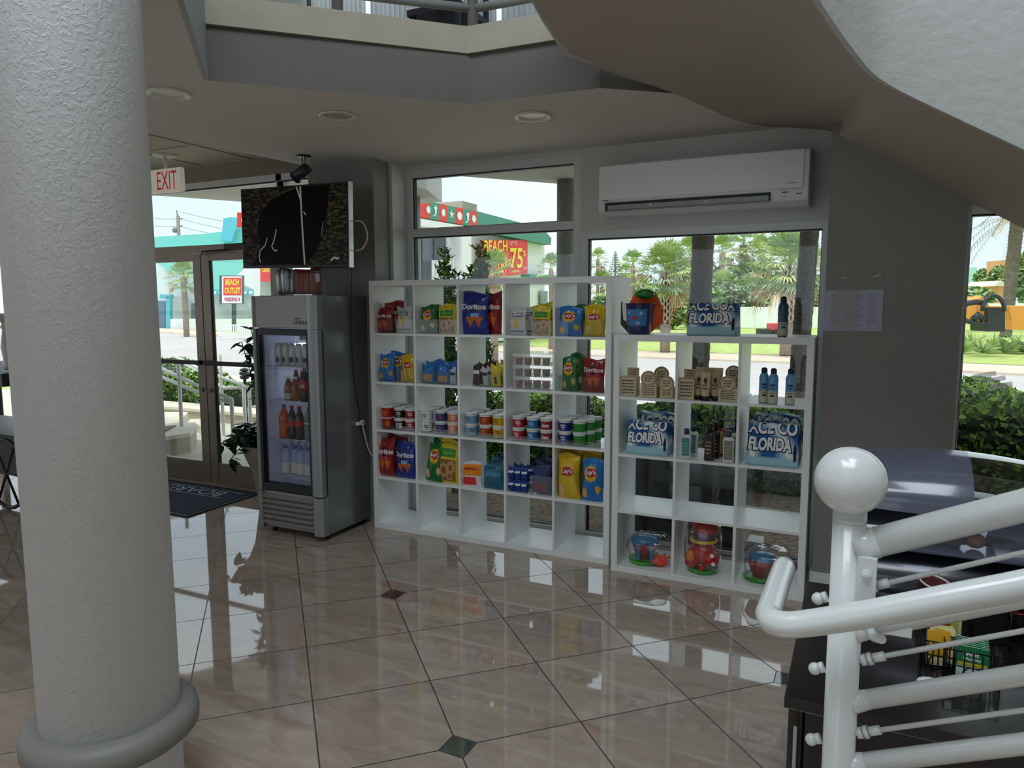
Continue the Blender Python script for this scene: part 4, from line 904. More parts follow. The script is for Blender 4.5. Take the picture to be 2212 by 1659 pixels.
AQ=mat('spray_blue','#5f9fca',.3,coat=.3); CRM=mat('spray_cream','#cfc9b0',.4); DKB=mat('spray_cap_navy','#15284a',.35)
spray('dark blue-green sunscreen spray standing on top of the lower shelf at the right',sx(1690,720,.1),SY+.1,H2+.001,mat('spray_teal_dark','#1e4c6e',.3,coat=.3),mat('spray_pale','#b8bca6',.4),mat('spray_cap_black','#16222a',.35),.222,.027)
spray('blue sunscreen spray, leftmost of three in the lower shelf, top row',sx(1649,866,.08),SY+.08,Q[0]+.001,AQ,CRM,DKB,grp='sunscreen sprays')
spray('blue sunscreen spray, middle of three and nearest the front, top row',sx(1669,872,.05),SY+.05,Q[0]+.001,AQ,CRM,DKB,grp='sunscreen sprays')
spray('blue sunscreen spray standing apart at the right of the top row',sx(1706,872,.07),SY+.07,Q[0]+.001,AQ,CRM,DKB,grp='sunscreen sprays')
# kraft cosmetics
KR=mat('kraft_cream','#d3c3a0',.7,noise=.05,nscale=40); KR2=mat('kraft_tan','#c4ae86',.7); KP=mat('kraft_print','#3c3226',.6)
def marks(m_,x0,x1,z0,z1,y,n=5,seed=1):
    rn=random.Random(seed)
    for i in range(n):
        z=z0+(z1-z0)*(i+.3)/n; hgt=(z1-z0)/n*.42; x=x0+(x1-x0)*.1*rn.random(); 
        while x<x1-.004:
            w_=min(rn.uniform(.004,.014),x1-x); m_.box((x,y-.0006,z),(x+w_,y,z+hgt)); x+=w_+.003
def kbox(label,x,y,z,w_,h,d,header=None,grp='kraft cosmetics boxes'):
    r=thing('cosmetics_box',label,'box',(x,y,z),0,grp)
    MB().box((-w_/2,0,0),(w_/2,d,h)).build('carton',KR,r,bevel=.0015)
    m_=MB(); marks(m_,-w_/2+.012,w_/2-.01,.012,h-.012,0,5,int(x*1000)); 
    m_.build('printed_mark',KP,r)
    if header=='card':
        MB().box((-w_/2+.03,d*.55,h),(w_/2+.005,d*.55+.003,h+.055)).build('header_card',KR2,r); m_=MB(); marks(m_,-w_/2+.04,w_/2-.005,h+.008,h+.05,d*.55,3,5); m_.build('printed_mark',KP,r)
    if header=='round':
        m_=MB(); m_.cyl((0,-.001,h+.028),(0,.004,h+.028),.047,n=28); m_.build('round_card',KR2,r)
        m_=MB(); m_.cyl((0,-.0018,h+.028),(0,-.001,h+.028),.041,n=28); m_.build('printed_ring',KP,r)
        m_=MB(); m_.cyl((0,-.0024,h+.028),(0,-.0018,h+.028),.038,n=28); m_.build('round_face',KR,r)
        m_=MB(); marks(m_,-.024,.024,h+.008,h+.05,-.0024,3,9); m_.build('printed_mark',KP,r)
    return r
z=Q[0]+.001
kbox('square kraft box with a header card, left end of the lower shelf',sx(1356,855,.04),SY+.04,z,.10,.115,.09,'card')
kbox('kraft box with a round display card in the left compartment',sx(1400,857,.03),SY+.03,z,.10,.085,.10,'round')
kbox('kraft box with a round card standing behind the front round one',sx(1428,850,.18),SY+.18,z,.10,.10,.08,'round')
kbox('low kraft display box cut by the divider in the left compartment',sx(1439,859,.03),SY+.03,z,.075,.06,.12,'round')
kbox('kraft box with a header card at the left of the middle compartment',sx(1480,860,.03),SY+.03,z,.10,.12,.09,'card')
kbox('kraft box with a white-rimmed round card, right of the middle compartment',sx(1571,865,.02),SY+.02,z,.105,.075,.10,'round')
kbox('kraft box with a round card at the back right of the middle compartment',sx(1583,850,.2),SY+.2,z,.07,.12,.08,'round')
for i,(px,dy) in enumerate(((1509,.07),(1524,.035),(1545,.06),(1512,.17),(1530,.17),(1550,.17))):
    r=thing('lotion_tube','kraft lotion tube standing on its black cap, %s'%['left of the front three','middle and nearest of the front three','right of the front three','back left','back middle','back right'][i],'tube',(sx(px,862,dy),SY+dy,z),0,'kraft lotion tubes')
    hh=.165 if i<3 else .18; nn=20; vs=[]
    for zz,rx,ry in ((.022,.021,.021),(.03,.023,.023),(hh*.6,.026,.016),(hh-.01,.028,.003),(hh,.028,.002)):
        for k in range(nn): a=2*PI*k/nn; vs.append((rx*math.cos(a),ry*math.sin(a),zz))
    m_=MB(); m_.add(vs,[(j*nn+k,j*nn+(k+1)%nn,(j+1)*nn+(k+1)%nn,(j+1)*nn+k) for j in range(4) for k in range(nn)],0,True); m_.add(vs[-nn:],[tuple(range(nn))]); m_.build('tube_body',KR if i%2 else KR2,r)
    MB().cyl((0,0,0),(0,0,.026),.022,n=20).build('cap',mat('cap_black','#1a1614',.35),r)
    m_=MB(); marks(m_,-.014,.014,.06,.10,-.0235,2,i); m_.add([(-.004,-.0235,.10),(.006,-.0235,.10),(.012,-.0215,.128),(-.002,-.02,.135),(-.01,-.022,.12)],[(0,1,2,3,4)]); m_.build('printed_mark',KP,r)
# lotion bottles
def lotion(label,x,y,z,body,lab,capm,w_=.058,h=.145,nk=.03,grp=None):
    r=thing('lotion_bottle',label,'bottle',(x,y,z),random.uniform(-.15,.15),grp)
    nn=24; vs=[]
    sec=[(0,.92),(.01,1),(h*.35,.93),(h*.55,.94),(h*.85,1.02),(h*.95,.85),(h,.45)]
    for zz,s in sec:
        for k in range(nn):
            a=2*PI*k/nn; ca,sa=math.cos(a),math.sin(a); vs.append((math.copysign(abs(ca)**.7,ca)*w_/2*s,math.copysign(abs(sa)**.7,sa)*w_*.3*s,zz))
    m_=MB(); m_.add(vs,[(j*nn+k,j*nn+(k+1)%nn,(j+1)*nn+(k+1)%nn,(j+1)*nn+k) for j in range(len(sec)-1) for k in range(nn)],0,True); m_.add(vs[:nn],[tuple(range(nn))[::-1]]); m_.add(vs[-nn:],[tuple(range(nn))])
    m_.build('bottle_body',body,r)
    MB().lathe([(w_*.26,h),(w_*.26,h+nk),(w_*.2,h+nk+.003),(0,h+nk+.003)],18).build('cap',capm,r)
    MB().box((-w_*.36,-w_*.3-.002,h*.12),(w_*.36,-w_*.3*.9,h*.86)).build('label',lab,r)
    m_=MB(); marks(m_,-w_*.26,w_*.24,h*.2,h*.7,-w_*.3-.002,4,int(x*999)); m_.build('printed_mark',mat('print_soft_gold','#b7a26a',.4),r)
WB=mat('lotion_white','#e3e4e0',.3,coat=.2); BBr=mat('lotion_brown','#2e140d',.2,coat=.4); BB2=mat('lotion_amber','#7a3218',.2,coat=.4)
CT=mat('cap_teal_dark','#1e4656',.35); CBk=mat('cap_black','#1a1614',.35)
LA=mat('label_sea','#3f8fa0',.4); LB_=mat('label_brown_black','#241a14',.4); LC=mat('label_grey_photo','#7d8274',.4)
z=Q[1]+.001
lotion('white lotion bottle with a dark teal cap, front left of the middle compartment',sx(1482,985,.05),SY+.05,z,WB,LA,CT,grp='sun lotions')
lotion('white lotion bottle behind and right of the front left white bottle',sx(1497,978,.14),SY+.14,z,WB,LA,CT,h=.15,grp='sun lotions')
lotion('dark brown tanning oil bottle in front of the middle compartment',sx(1532,990,.05),SY+.05,z,BBr,LB_,CBk,.062,.17,.045,grp='tanning oils')
lotion('dark brown tanning oil bottle, second from the front',sx(1545,985,.13),SY+.13,z,BBr,LB_,CBk,.058,.17,.045,grp='tanning oils')
lotion('amber tanning oil bottle at the back of the brown three',sx(1556,978,.20),SY+.20,z,BB2,mat('label_sand','#caa777',.4),CBk,.058,.175,.045,grp='tanning oils')
lotion('white lotion bottle with a photo label, front right of the middle compartment',sx(1573,995,.04),SY+.04,z,WB,LC,CT,.064,.15,grp='sun lotions')
lotion('white lotion bottle behind the front right white bottle',sx(1579,985,.13),SY+.13,z,WB,LC,CT,.06,.16,grp='sun lotions')
# toy sets
def toybag(name,label,x,y,z,w_,h,d,parts):
    r=thing(name,label,'toy set',(x,y,z))
    for nm,fn,mt in parts:
        m_=MB(); fn(m_); m_.build(nm,mt,r)
    rn=random.Random(int(x*100)); m_=MB(); n1,n2=18,12; vs=[]
    for j in range(n2+1):
        ph=PI*j/n2
        for i in range(n1):
            th=2*PI*i/n1; k=1+rn.uniform(-.06,.06)
            sp_=lambda v:math.copysign(abs(v)**.6,v)
            vs.append((w_/2*sp_(math.sin(ph)*math.cos(th))*k,d/2*sp_(math.sin(ph)*math.sin(th))*k,max(.001,h/2-h/2*sp_(math.cos(ph))*k if j not in(0,) else .001)))
    m_.add(vs,[(j*n1+i,j*n1+(i+1)%n1,(j+1)*n1+(i+1)%n1,(j+1)*n1+i) for j in range(n2) for i in range(n1)],0,True)
    m_.build('clear_bag',clear('crinkled_film',(.96,.97,.98),1.6,rough=.08,haze=.04),r)
    return r
TR=mat('toy_red','#c4121c',.3,coat=.3); TB=mat('toy_blue','#1b78a8',.3,coat=.3); TG=mat('toy_green','#3fa52e',.35,coat=.2); TO=mat('toy_orange','#ff4a12',.35,coat=.2); TY=mat('toy_yellow','#e8c61a',.35); TPu=mat('toy_purple','#5b1f5e',.35,coat=.2); TAm=mat('toy_amber','#f08a17',.35)
def tl(*a,**k): return lambda m_: m_.lathe(*a,**k)
z=Q[3]+.001
x=sx(1403,1215,.14)
toybag('sand_toy_set','bagged red and blue sand pail with an orange crab mould, bottom left compartment',x,SY+.15,z,.27,.185,.22,[
 ('plate',tl([(.0,.004),(.10,.004),(.105,.02),(.10,.022),(0,.012)],24,0,(-.03,0)),TG),
 ('pail',tl([(.05,.02),(.085,.125),(.088,.13),(.08,.13),(.046,.026),(0,.026)],24,0,(-.035,0)),TR),
 ('pail_strap',lambda m_:(m_.box((-.062,-.085,.03),(-.044,-.06,.14)),m_.box((.02,-.083,.03),(.038,-.058,.14)),m_.lathe([(.088,.128),(.086,.15),(.06,.165),(0,.17)],24,0,(-.035,0))),TB),
 ('crab_mould',lambda m_:(m_.sphere((.075,-.05,.035),.048,14,0,(1,.9,.62)),[m_.cyl((.075+.03*math.cos(a),-.05+.03*math.sin(a),.05),(.075+.06*math.cos(a),-.05+.055*math.sin(a),.03+.035*(a>0)),.012,.006,8) for a in (-2.8,-2.2,-1.2,-.5,.3,1.2,2.2)]),TO)])
x=sx(1518,1238,.14)
toybag('sand_toy_set','tall bagged toy set of a purple hat-shaped pail above a red crab, bottom middle compartment',x,SY+.14,z,.215,.32,.2,[
 ('plate',tl([(0,.004),(.085,.004),(.09,.025),(.085,.027),(0,.012)],24,0,(.0,0)),TG),
 ('crab_mould',lambda m_:(m_.sphere((0,0,.105),.085,18,0,(1,.85,.95)),m_.sphere((.055,-.055,.10),.05,14,0,(1,.9,1)),m_.sphere((-.06,-.03,.06),.045,14),m_.cyl((.02,-.08,.06),(.0,-.09,.03),.02,.012,10)),TR),
 ('claw',lambda m_:m_.sphere((-.065,-.045,.085),.035,14,0,(.9,.8,1.4)),TAm),
 ('eyes',lambda m_:(m_.cyl((.07,-.102,.135),(.07,-.106,.135),.012,n=14),m_.cyl((.078,-.1,.085),(.078,-.104,.085),.012,n=14)),mat('toy_eye_white','#f0f0f0',.3)),
 ('hoop',tl([(.078,.185),(.083,.19),(.083,.2),(.078,.203)],24,0,(0,0)),TY),
 ('pail',tl([(.07,.205),(.078,.24),(.08,.25)],24,0,(0,0)),TPu),
 ('pail_top',lambda m_:(m_.lathe([(.078,.25),(.07,.285),(.04,.305),(0,.31)],24,0,(.012,0)),m_.box((-.06,-.04,.25),(-.02,.02,.30))),TR)])
x=sx(1657,1262,.14)
toybag('sand_toy_set','bagged red pail and orange mould behind the railing end, bottom right compartment',x,SY+.15,z,.26,.20,.22,[
 ('plate',tl([(0,.004),(.085,.004),(.09,.02),(.085,.022),(0,.012)],24,0,(-.05,0)),TG),
 ('pail',tl([(.045,.02),(.08,.12),(.083,.125),(.076,.125),(.042,.026),(0,.026)],24,0,(-.04,0)),TR),
 ('pail_cover',tl([(.083,.124),(.08,.145),(.05,.16),(0,.165)],24,0,(-.03,0)),TB),
 ('fish_mould',lambda m_:(m_.sphere((.075,-.04,.06),.045,14,0,(.9,.6,1.1))),TR),
 ('frame',lambda m_:(m_.box((.04,-.02,.01),(.115,.01,.15))),TAm)])
# toy pail on top
x=sx(1381,724,.12); r=thing('toy_pail','navy toy bucket with orange sieve and green scoop on top of the lower shelf','toy set',(x,SY+.12,H2+.001)); r.scale=(1.1,1.1,1.12)
MB().lathe([(.058,0),(.062,.01),(.064,.04),(.078,.16),(.082,.162),(.080,.166),(.0,.15)],28).build('bucket',mat('toy_navy','#14205e',.3,coat=.3),r)
q=lambda Z:.0645+(Z-.04)*.1167+.0012
m_=MB(); vs=[]
for k in range(13):
    a=-.85+1.7*k/12
    for Z in (.045,.135): vs.append((q(Z)*math.sin(a),-q(Z)*math.cos(a),Z))
m_.add(vs,[(2*k,2*k+2,2*k+3,2*k+1) for k in range(12)]); m_.build('picture_panel',mat('toy_panel_blue','#3f80b5',.35),r,fix=False)
m_=MB()
def spot(m_,cx,cz,rx,rz_,a0=.003):
    vs=[]
    for k in range(12):
        X_=cx+rx*math.cos(2*PI*k/12); Z=cz+rz_*math.sin(2*PI*k/12); qq=q(Z)+a0; vs.append((qq*math.sin(X_/qq),-qq*math.cos(X_/qq),Z))
    m_.add(vs,[tuple(range(12))])
spot(m_,-.045,.115,.008,.010); spot(m_,.03,.112,.009,.011); spot(m_,.01,.06,.012,.006); m_.build('printed_mark',mat('toy_pale_print','#a9cbe8',.35),r,fix=False)
m_=MB(); spot(m_,-.008,.088,.017,.009); m_.build('printed_mark',TR,r,fix=False)
MB().lathe([(.03,.0),(.105,.06),(.108,.13),(.06,.225),(0,.235)],24,sx=1,sy=.35,c=(.012,.06)).build('sieve',mat('toy_bright_orange','#f2601a',.35,coat=.2),r)
MB().sphere((.03,-.01,.215),.05,16,0,(1.1,.8,.55)).build('scoop',mat('toy_leaf_green','#1f7a2a',.3,coat=.3),r)
MB().prismy([(-.108,.05),(-.06,.0),(-.052,.005),(-.085,.07),(-.098,.17),(-.108,.175)],.0,.02).build('rake',mat('toy_black','#1a1c2a',.3),r)
MB().prismy([(-.10,.17),(-.09,.075),(-.078,.07),(-.085,.165)],-.006,-.001).build('white_strip',mat('toy_eye_white','#f0f0f0'),r)
# ---------------- railing in front ----------------
RP=mat('railing_white_gloss','#d9dcda',.22,coat=.35,bump=.04,bscale=90)
rl=thing('stair_railing','glossy white pipe railing with a ball-topped post rising to the right','railing',(3.2,-2.81,0))
def L(px,py,y=-2.81): 
    p=ony(px,py,y); return Vector((p[0]-3.2,p[1]+2.81,p[2]))
zb=L(1837,1038)[2]; xb_=L(1837,1038)[0]
MB().cyl((xb_+.006,0,.0),(xb_+.002,0,zb-.045),.0285,n=32).cyl((xb_+.002,0,zb-.075),(xb_+.001,0,zb-.05),.0292,.026,n=32).cyl((xb_+.006,0,0),(xb_+.006,0,.012),.06,n=32).build('newel_post',RP,rl)
MB().sphere((xb_,0,zb),.0615,40).build('ball_finial',RP,rl)
sl_=.44
def rail(px,py,r,name,x0=.0):
    p=L(px,py); z0=p[2]-(p[0]-xb_)*sl_
    m_=MB().cyl((xb_+.0,0,z0),(xb_+1.7,0,z0+1.7*sl_),r,n=28)
    m_.cyl((xb_+.015,0,z0+.006),(xb_+.05,0,z0+.05*sl_),r*1.25,r,n=28)
    m_.build(name,RP,rl); return z0
rail(2010,1142,.027,'top_rail'); rail(1965,1340,.0175,'rail'); rail(2040,1485,.0175,'rail'); rail(2040,1627,.018,'rail')
for (px,py) in ((2040,1232),(2060,1390),(2060,1555)):
    p=L(px,py); z0=p[2]-(p[0]-xb_)*sl_; d=Vector((1,0,sl_)).normalized(); a=Vector((xb_,0,z0))
    m_=MB().cyl(a-d*.0,a+d*1.9,.0048,n=12)
    m_.cyl(a+d*.036,a+d*.046,.0105,n=16).cyl(a+d*.048,a+d*.056,.012,n=6).cyl(a+d*.058,a+d*.078,.0085,n=16)
    m_.build('tension_rod',RP,rl)
    m_=MB().cyl(a-d*.032,a-d*.040,.010,n=16); c_=a-d*.049; m_.sphere((c_[0],0,c_[2]),.0115,16); m_.build('cap_nut',RP,rl)
p=L(1872,1240,-2.845); 
MB().box((xb_+.018,-.034,p[2]-.075),(xb_+.05,-.026,p[2]+.03)).cyl((p[0],-.034,p[2]),(p[0],-.040,p[2]),.009,n=20).cyl((p[0],-.040,p[2]),(p[0],-.044,p[2]),.0055,n=20).build('bracket_plate',RP,rl,bevel=.004)
pts=[(3.062,-2.59,1.074),(3.060,-2.70,1.074),(3.058,-2.84,1.074),(3.060,-2.87,1.074),(3.070,-2.893,1.075),(3.095,-2.902,1.078),(3.13,-2.902,1.088),(3.21,-2.902,1.118),(3.35,-2.902,1.176),(3.6,-2.902,1.283),(4.9,-2.902,1.855)]
hp=smoothpts([(a-3.2,b_+2.81,c_) for a,b_,c_ in pts],5)
MB().tube(hp,.0234,24).build('handrail',RP,rl)
m_=MB(); a=L(1905,1350,-2.87); m_.tube([(a[0]-.02,-.0,a[2]-.03),(a[0]-.01,-.05,a[2]-.03),(a[0],-.092,a[2]-.012)],.008,12).box((a[0],-.016,a[2]-.035),(a[0]+.05,.0,a[2]-.012)); m_.build('rail_bracket',RP,rl,bevel=.002)
# ---------------- coffee table ----------------
DW=mat('espresso_wood','#17110f',.28,coat=.25,noise=.25,nscale=8); DT=mat('espresso_top','#1b1716',.22,coat=.3)
tb=thing('coffee_station_table','dark espresso wood table with a side panel behind the white railing','table',(3.07,-2.545,0))
MB().box((0,0,.722),(1.55,.77,.75)).build('tabletop',DT,tb,bevel=.002)
MB().box((.01,.01,0),(.04,.76,.722)).build('side_panel',DW,tb)
MB().box((1.51,.01,0),(1.54,.76,.722)).build('side_panel',DW,tb)
MB().box((.04,.02,.30),(1.51,.75,.325)).build('lower_shelf',DW,tb)
MB().box((.04,.74,0),(1.51,.76,.722)).build('back_panel',DW,tb)
MB().box((.045,.012,.58),(1.505,.032,.718)).build('drawer_front',DW,tb,bevel=.002)
tag(MB().tube([(3.098,-2.575,.70),(3.10,-2.578,.40),(3.097,-2.575,.02)],.004,8).build('power_lead',mat('grey_lead','#8f8d88',.5)),'thin pale lead hanging down the front corner of the dark table','cable')
for i in range(3):
    tag(MB().box((3.30+.03*i,-2.40+.02*i,.326+.012*i),(3.62+.02*i,-2.12,.336+.012*i)).build('paper_pad',mat('blue_grey_paper','#6d7388',.6)),'blue-grey paper pad on the lower shelf of the dark table, %s of the pile'%['bottom','middle','top'][i],'paper','paper pads')
# cabinet behind and bakery case
cb=thing('dark_cabinet','dark low cabinet behind the coffee table carrying the domed display case','cabinet',(3.18,-1.76,0))
MB().box((0,0,0),(1.3,.40,.70)).build('cabinet_body',DW,cb,bevel=.003); MB().box((-.005,-.008,.70),(1.305,.405,.715)).build('worktop',DT,cb)
case=thing('bakery_display_case','slate-grey two-tier countertop bakery case with curved tinted hoods','display case',(3.165,-1.73,.716))
SL=mat('case_slate_plastic','#5a5d6e',.18,coat=.5); SLD=mat('case_dark_plastic','#282a33',.22,coat=.4)
CW,CD=.60,.36
def hood(z0,z1,name,mt,x0=0,x1=CW,bulge=.03,sk=.0):
    m_=MB(); nx,nz_=16,10; vs=[]
    for i in range(nx+1):
        u=i/nx; x=x0+(x1-x0)*u; bz=bulge*math.sin(PI*x/CW)
        for j in range(nz_+1):
            a=PI/2*j/nz_; vs.append((x,.03+CD*.62*(1-math.cos(a)) - .03*math.sin(PI*x/CW)*math.cos(a),z0+(z1-z0+bz)*math.sin(a)))
    m_.add(vs,[(i*(nz_+1)+j,(i+1)*(nz_+1)+j,(i+1)*(nz_+1)+j+1,i*(nz_+1)+j+1) for i in range(nx) for j in range(nz_)],0,True)
    return m_.build(name,mt,case,fix=False)
MB().box((0,.02,0),(CW,CD,.015)).box((0,.24,0),(.36,CD,.41)).box((.36,.24,0),(CW,CD,.165)).box((0,.03,.0),(.012,CD,.30)).box((CW-.012,.03,0),(CW,CD,.30)).build('frame',SL,case,bevel=.01)
hood(.015,.16,'lower_hood',SLD)
hood(.165,.29,'window_hood',clear('case_acrylic',(.75,.75,.85),1.4,haze=.06,hazecol=(.5,.5,.65)))
hood(.285,.42,'upper_hood',SL,0,.36); hood(.285,.42,'upper_hood_window',clear('case_clear','.9' and (.85,.9,.9),2.6),.36,CW)
MB().box((.0,.02,.155),(CW,.24,.167)).box((0,.03,.283),(CW,.24,.292)).build('tier_shelf',SL,case,bevel=.003)
MB().box((.43,.06,.168),(.588,.235,.172)).box((.43,.225,.172),(.588,.235,.28)).build('tray_liner',mat('liner_white','#e9edf2',.5),case)  # added white panel imitating the bright patch behind the curved window
for i in range(7):
    x=3.165+.05+.055*i; m_=MB(); m_.sphere((0,0,.026),.03,14,0,(1,.9,.8)); o=m_.build('pastry',mat('pastry_brown' if i%2 else 'pastry_gold','#7a4a2c' if i%2 else '#a8743f',.6,noise=.2,nscale=60),None); o.location=(x,-1.73+.10,.716+.168); tag(o,'small brown pastry behind the curved window of the bakery case, %s'%['leftmost','second','third','fourth','fifth','sixth','rightmost'][i],'pastry','pastries in the case')
# items on the table
def T3(px,py,z): p=onz(px,py,z); return p
c_=T3(2003,1262,.84); cu=thing('paper_cup','white-rimmed maroon paper coffee cup leaning in a wire rack','cup',(c_[0],c_[1],.76)); cu.rotation_euler=(math.radians(8),math.radians(12),0)
MB().lathe([(.028,.0),(.042,.095)],28).build('cup_body',mat('cup_maroon','#4a1414',.5),cu,fix=False)
MB().lathe([(.0425,.092),(.0445,.095),(.0425,.099),(.0405,.096),(.034,.06),(.026,.006),(0,.005)],28).build('cup_lining',mat('cup_ivory','#cfcabd',.5),cu)
m_=MB(); fn=lambda X_,Z:(.0405*math.sin(X_/.04),-.0405*math.cos(X_/.04),Z)
text_to(m_,'ho me',fn,.05,.022,-.005,.065,slant=.2); m_.build('lettering',PW,cu,fix=False)
BWr=mat('black_wire','#0c0c0d',.35,.4)
def basket(label,x,y,w_,d,h,group=None):
    r=thing('wire_basket',label,'basket',(x,y,.7515),0,group); m_=MB(); q=.0018
    for zz in (.004,h*.5,h):
        m_.tube([(0,0,zz),(w_,0,zz),(w_,d,zz),(0,d,zz),(0,0,zz)],q,6)
    for i in range(7):
        xx=w_*i/6; m_.tube([(xx,0,h),(xx,0,.004),(xx,d,.004),(xx,d,h)],q,6)
    for i in range(1,4): m_.tube([(0,d*i/4,h),(0,d*i/4,.004),(w_,d*i/4,.004),(w_,d*i/4,h)],q,6)
    m_.tube([(w_*.5+.02*math.cos(a*PI/8),-.001,h*.25+.02*math.sin(a*PI/8)) for a in range(17)],q,6)
    m_.build('wire_frame',BWr,r); return r
a=T3(2045,1462,.7515); basket('black wire caddy holding green tea packets',a[0]-.004,a[1]-.01,.11,.075,.075)
a2=T3(1990,1440,.7515); basket('black wire caddy holding yellow sweetener packets',a2[0],a2[1],.07,.06,.07)
for i in range(5):
    rn=random.uniform; o=MB().box((-.026,0,0),(.026,.0025,.085)).box((-.026,-.0004,.02),(.026,0,.085),1).build('sweetener_packet',[mat('packet_cream','#d9cf9c',.6),mat('packet_yellow','#d9a21c',.6)] if i<2 else [mat('packet_cream','#d9cf9c'),mat('packet_cream','#d9cf9c')]); o.location=(a2[0]+.036+.003*i,a2[1]+.012+.009*i,.757); o.rotation_euler=(math.radians(-12),rn(-.1,.25),rn(-.3,.3)); tag(o,'%s sweetener packet in the smaller wire caddy, %s'%('yellow' if i<2 else 'cream',['front one','second','third','fourth','rearmost'][i]),'packet','sweetener packets')
for i in range(6):
    o=MB().box((-.034,0,0),(.034,.004,.075)).box((-.034,-.0005,.030),(.034,0,.075),1).box((-.03,-.0008,.030),(.03,-.0004,.037),2).build('tea_packet',[mat('tea_pale','#bcd6cc',.5),mat('tea_green','#0c6b3a',.5),mat('tea_yellow','#c9b81c',.5)]); o.location=(a[0]+.05+.001*i,a[1]+.0+.011*i,.758); o.rotation_euler=(math.radians(-8),0,-.05); tag(o,'green and pale tea packet in the wire caddy, %s'%['front one','second','third','fourth','fifth','rearmost'][i],'tea packet','tea packets')
    if i==0:
        m_=MB(); text_to(m_,'Mint',lambda x,z:(x,-.0012,z),.026,.010,.0,.058); text_to(m_,'Medley',lambda x,z:(x,-.0012,z),.036,.009,.0,.045); m_.build('lettering',PW,o)
d_=T3(2008,1470,.7515); o=MB().lathe([(0,.001),(.018,.001),(.03,.012),(.028,.013),(.016,.004),(0,.004)],20).build('white_dish',mat('dish_white','#d8d8d8',.2)); o.location=(d_[0],d_[1]-.035,.7505); tag(o,'small white dish in front of the sweetener caddy','dish')
for i,(px,py,cc) in enumerate(((2040,1350,'#b03a22'),(2058,1348,'#c9bd3a'),(2070,1346,'#d6cf9a'))):
    a3=T3(px,py+40,.7515); o=MB().box((-.008,0,0),(.008,.045,.075)).build('drink_mix_box',mat('mix%d'%i,cc,.5),bevel=.001); o.location=(a3[0],a3[1]+.02,.7515); tag(o,'%s drink-mix packet standing behind the tea caddy'%['red','yellow','cream'][i],'packet')
a4=T3(2110,1385,.7515); o=MB().box((0,0,0),(.075,.12,.10)).build('napkin_holder',mat('caddy_black','#0b0b0c',.4),bevel=.003); o.location=(a4[0]-.01,a4[1]+.0,.7515); tag(o,'black condiment box standing beside the coffee pods','box')
# pod carousel
a5=T3(2150,1400,.7515); bx=thing('pod_rack','black wire rack of foil-topped coffee pods at the right end of the table','rack',(a5[0]+.03,a5[1],.7515)); m_=MB()
for zz in (.01,.05,.09): m_.tube([(0,0,zz),(.3,0,zz),(.3,.16,zz),(0,.16,zz),(0,0,zz)],.002,6)
for i in range(7): m_.tube([(.05*i,0,0),(.05*i,0,.10)],.002,6)
m_.build('wire_frame',BWr,bx)
k=0
for i in range(6):
    for j in range(3):
        o=MB().lathe([(.018,0),(.022,.035),(.025,.037)],16,1).lathe([(.025,.037),(.0255,.039),(.02,.0395),(0,.0385)],16,0).build('coffee_pod',[mat('foil_lid','#c9c9cc',.18,.9,bump=.3,bscale=60) if (i+j)%3 else mat('foil_lid_maroon','#7a2a2a',.25,.6),mat('pod_dark','#2a201c',.5)]); o.location=(a5[0]+.055+.05*i,a5[1]+.03+.05*j,.7515+.052); o.rotation_euler=(math.radians(-14),0,0)
        tag(o,'foil-topped coffee pod in the wire rack at the right of the table','coffee pod','coffee pods')
# tall wire stand at the right edge
a6=onz(2205,1262,.7515); ws=thing('wire_stand','tall black wire stand cut by the right edge of the photo','rack',(a6[0]+.0,a6[1]+.02,.7515)); m_=MB()
m_.tube(smoothpts([(0,0,0),(0,0,.16),(.02,0,.215),(.08,0,.235),(.2,0,.24)],4),.0045,8).tube([(.03,.0,.0),(.03,0,.20)],.003,6)
for i in range(5): m_.tube([(0,0,.02+.04*i),(.15,0,.02+.04*i)],.0025,6)
for i in range(8): m_.cyl((.045,0,.02+.024*i),(.045,.004,.02+.024*i),.009,n=6)
m_.build('wire_frame',BWr,ws)
# ---------------- papers on the grey pier ----------------
pp=thing('wall_notice','printed sheet in a plastic sleeve taped to the grey wall beside the stair','notice',(3.016,-.001,0))
fa=ony(1783,627,-.002); fb=ony(1909,627,-.002); fc=ony(1904,716,-.002); w0,w1=fa[0]-3.016,fb[0]-3.016; h0,h1=fc[2],fa[2]
MB().box((w0,-.002,h0),(w1,0,h1)).build('paper_sheet',mat('sheet_lilac','#a9abc0',.5),pp)
m_=MB()
for cx in (.03,.10,.155,.21):
    for i in range(14): m_.box((w0+cx,-.0028,h1-.03-.012*i),(w0+cx+.03+.012*math.sin(i*cx*50),-.002,h1-.026-.012*i))
m_.build('printed_text',mat('faint_print','#8a8ba8',.6),pp)
MB().box((w0+.05,-.004,h0+.003),(w0+.155,-.002,h1)).box((w0+.05,-.004,h1),(w0+.052,-.001,h1+.06)).build('plastic_sleeve',clear('sleeve_film',(.9,.9,.88),1.2,rough=.15,haze=.22,hazecol=(.9,.88,.82)),pp)
m_=MB()
for (px,py) in ((1826,600),(1892,597),(1900,594)):
    q_=ony(px,py,-.003); m_.box((q_[0]-3.016-.01,-.003,q_[2]-.003),(q_[0]-3.016+.008,-.001,q_[2]+.003))
m_.build('tape',mat('clear_tape','#c9c9c4',.2),pp)
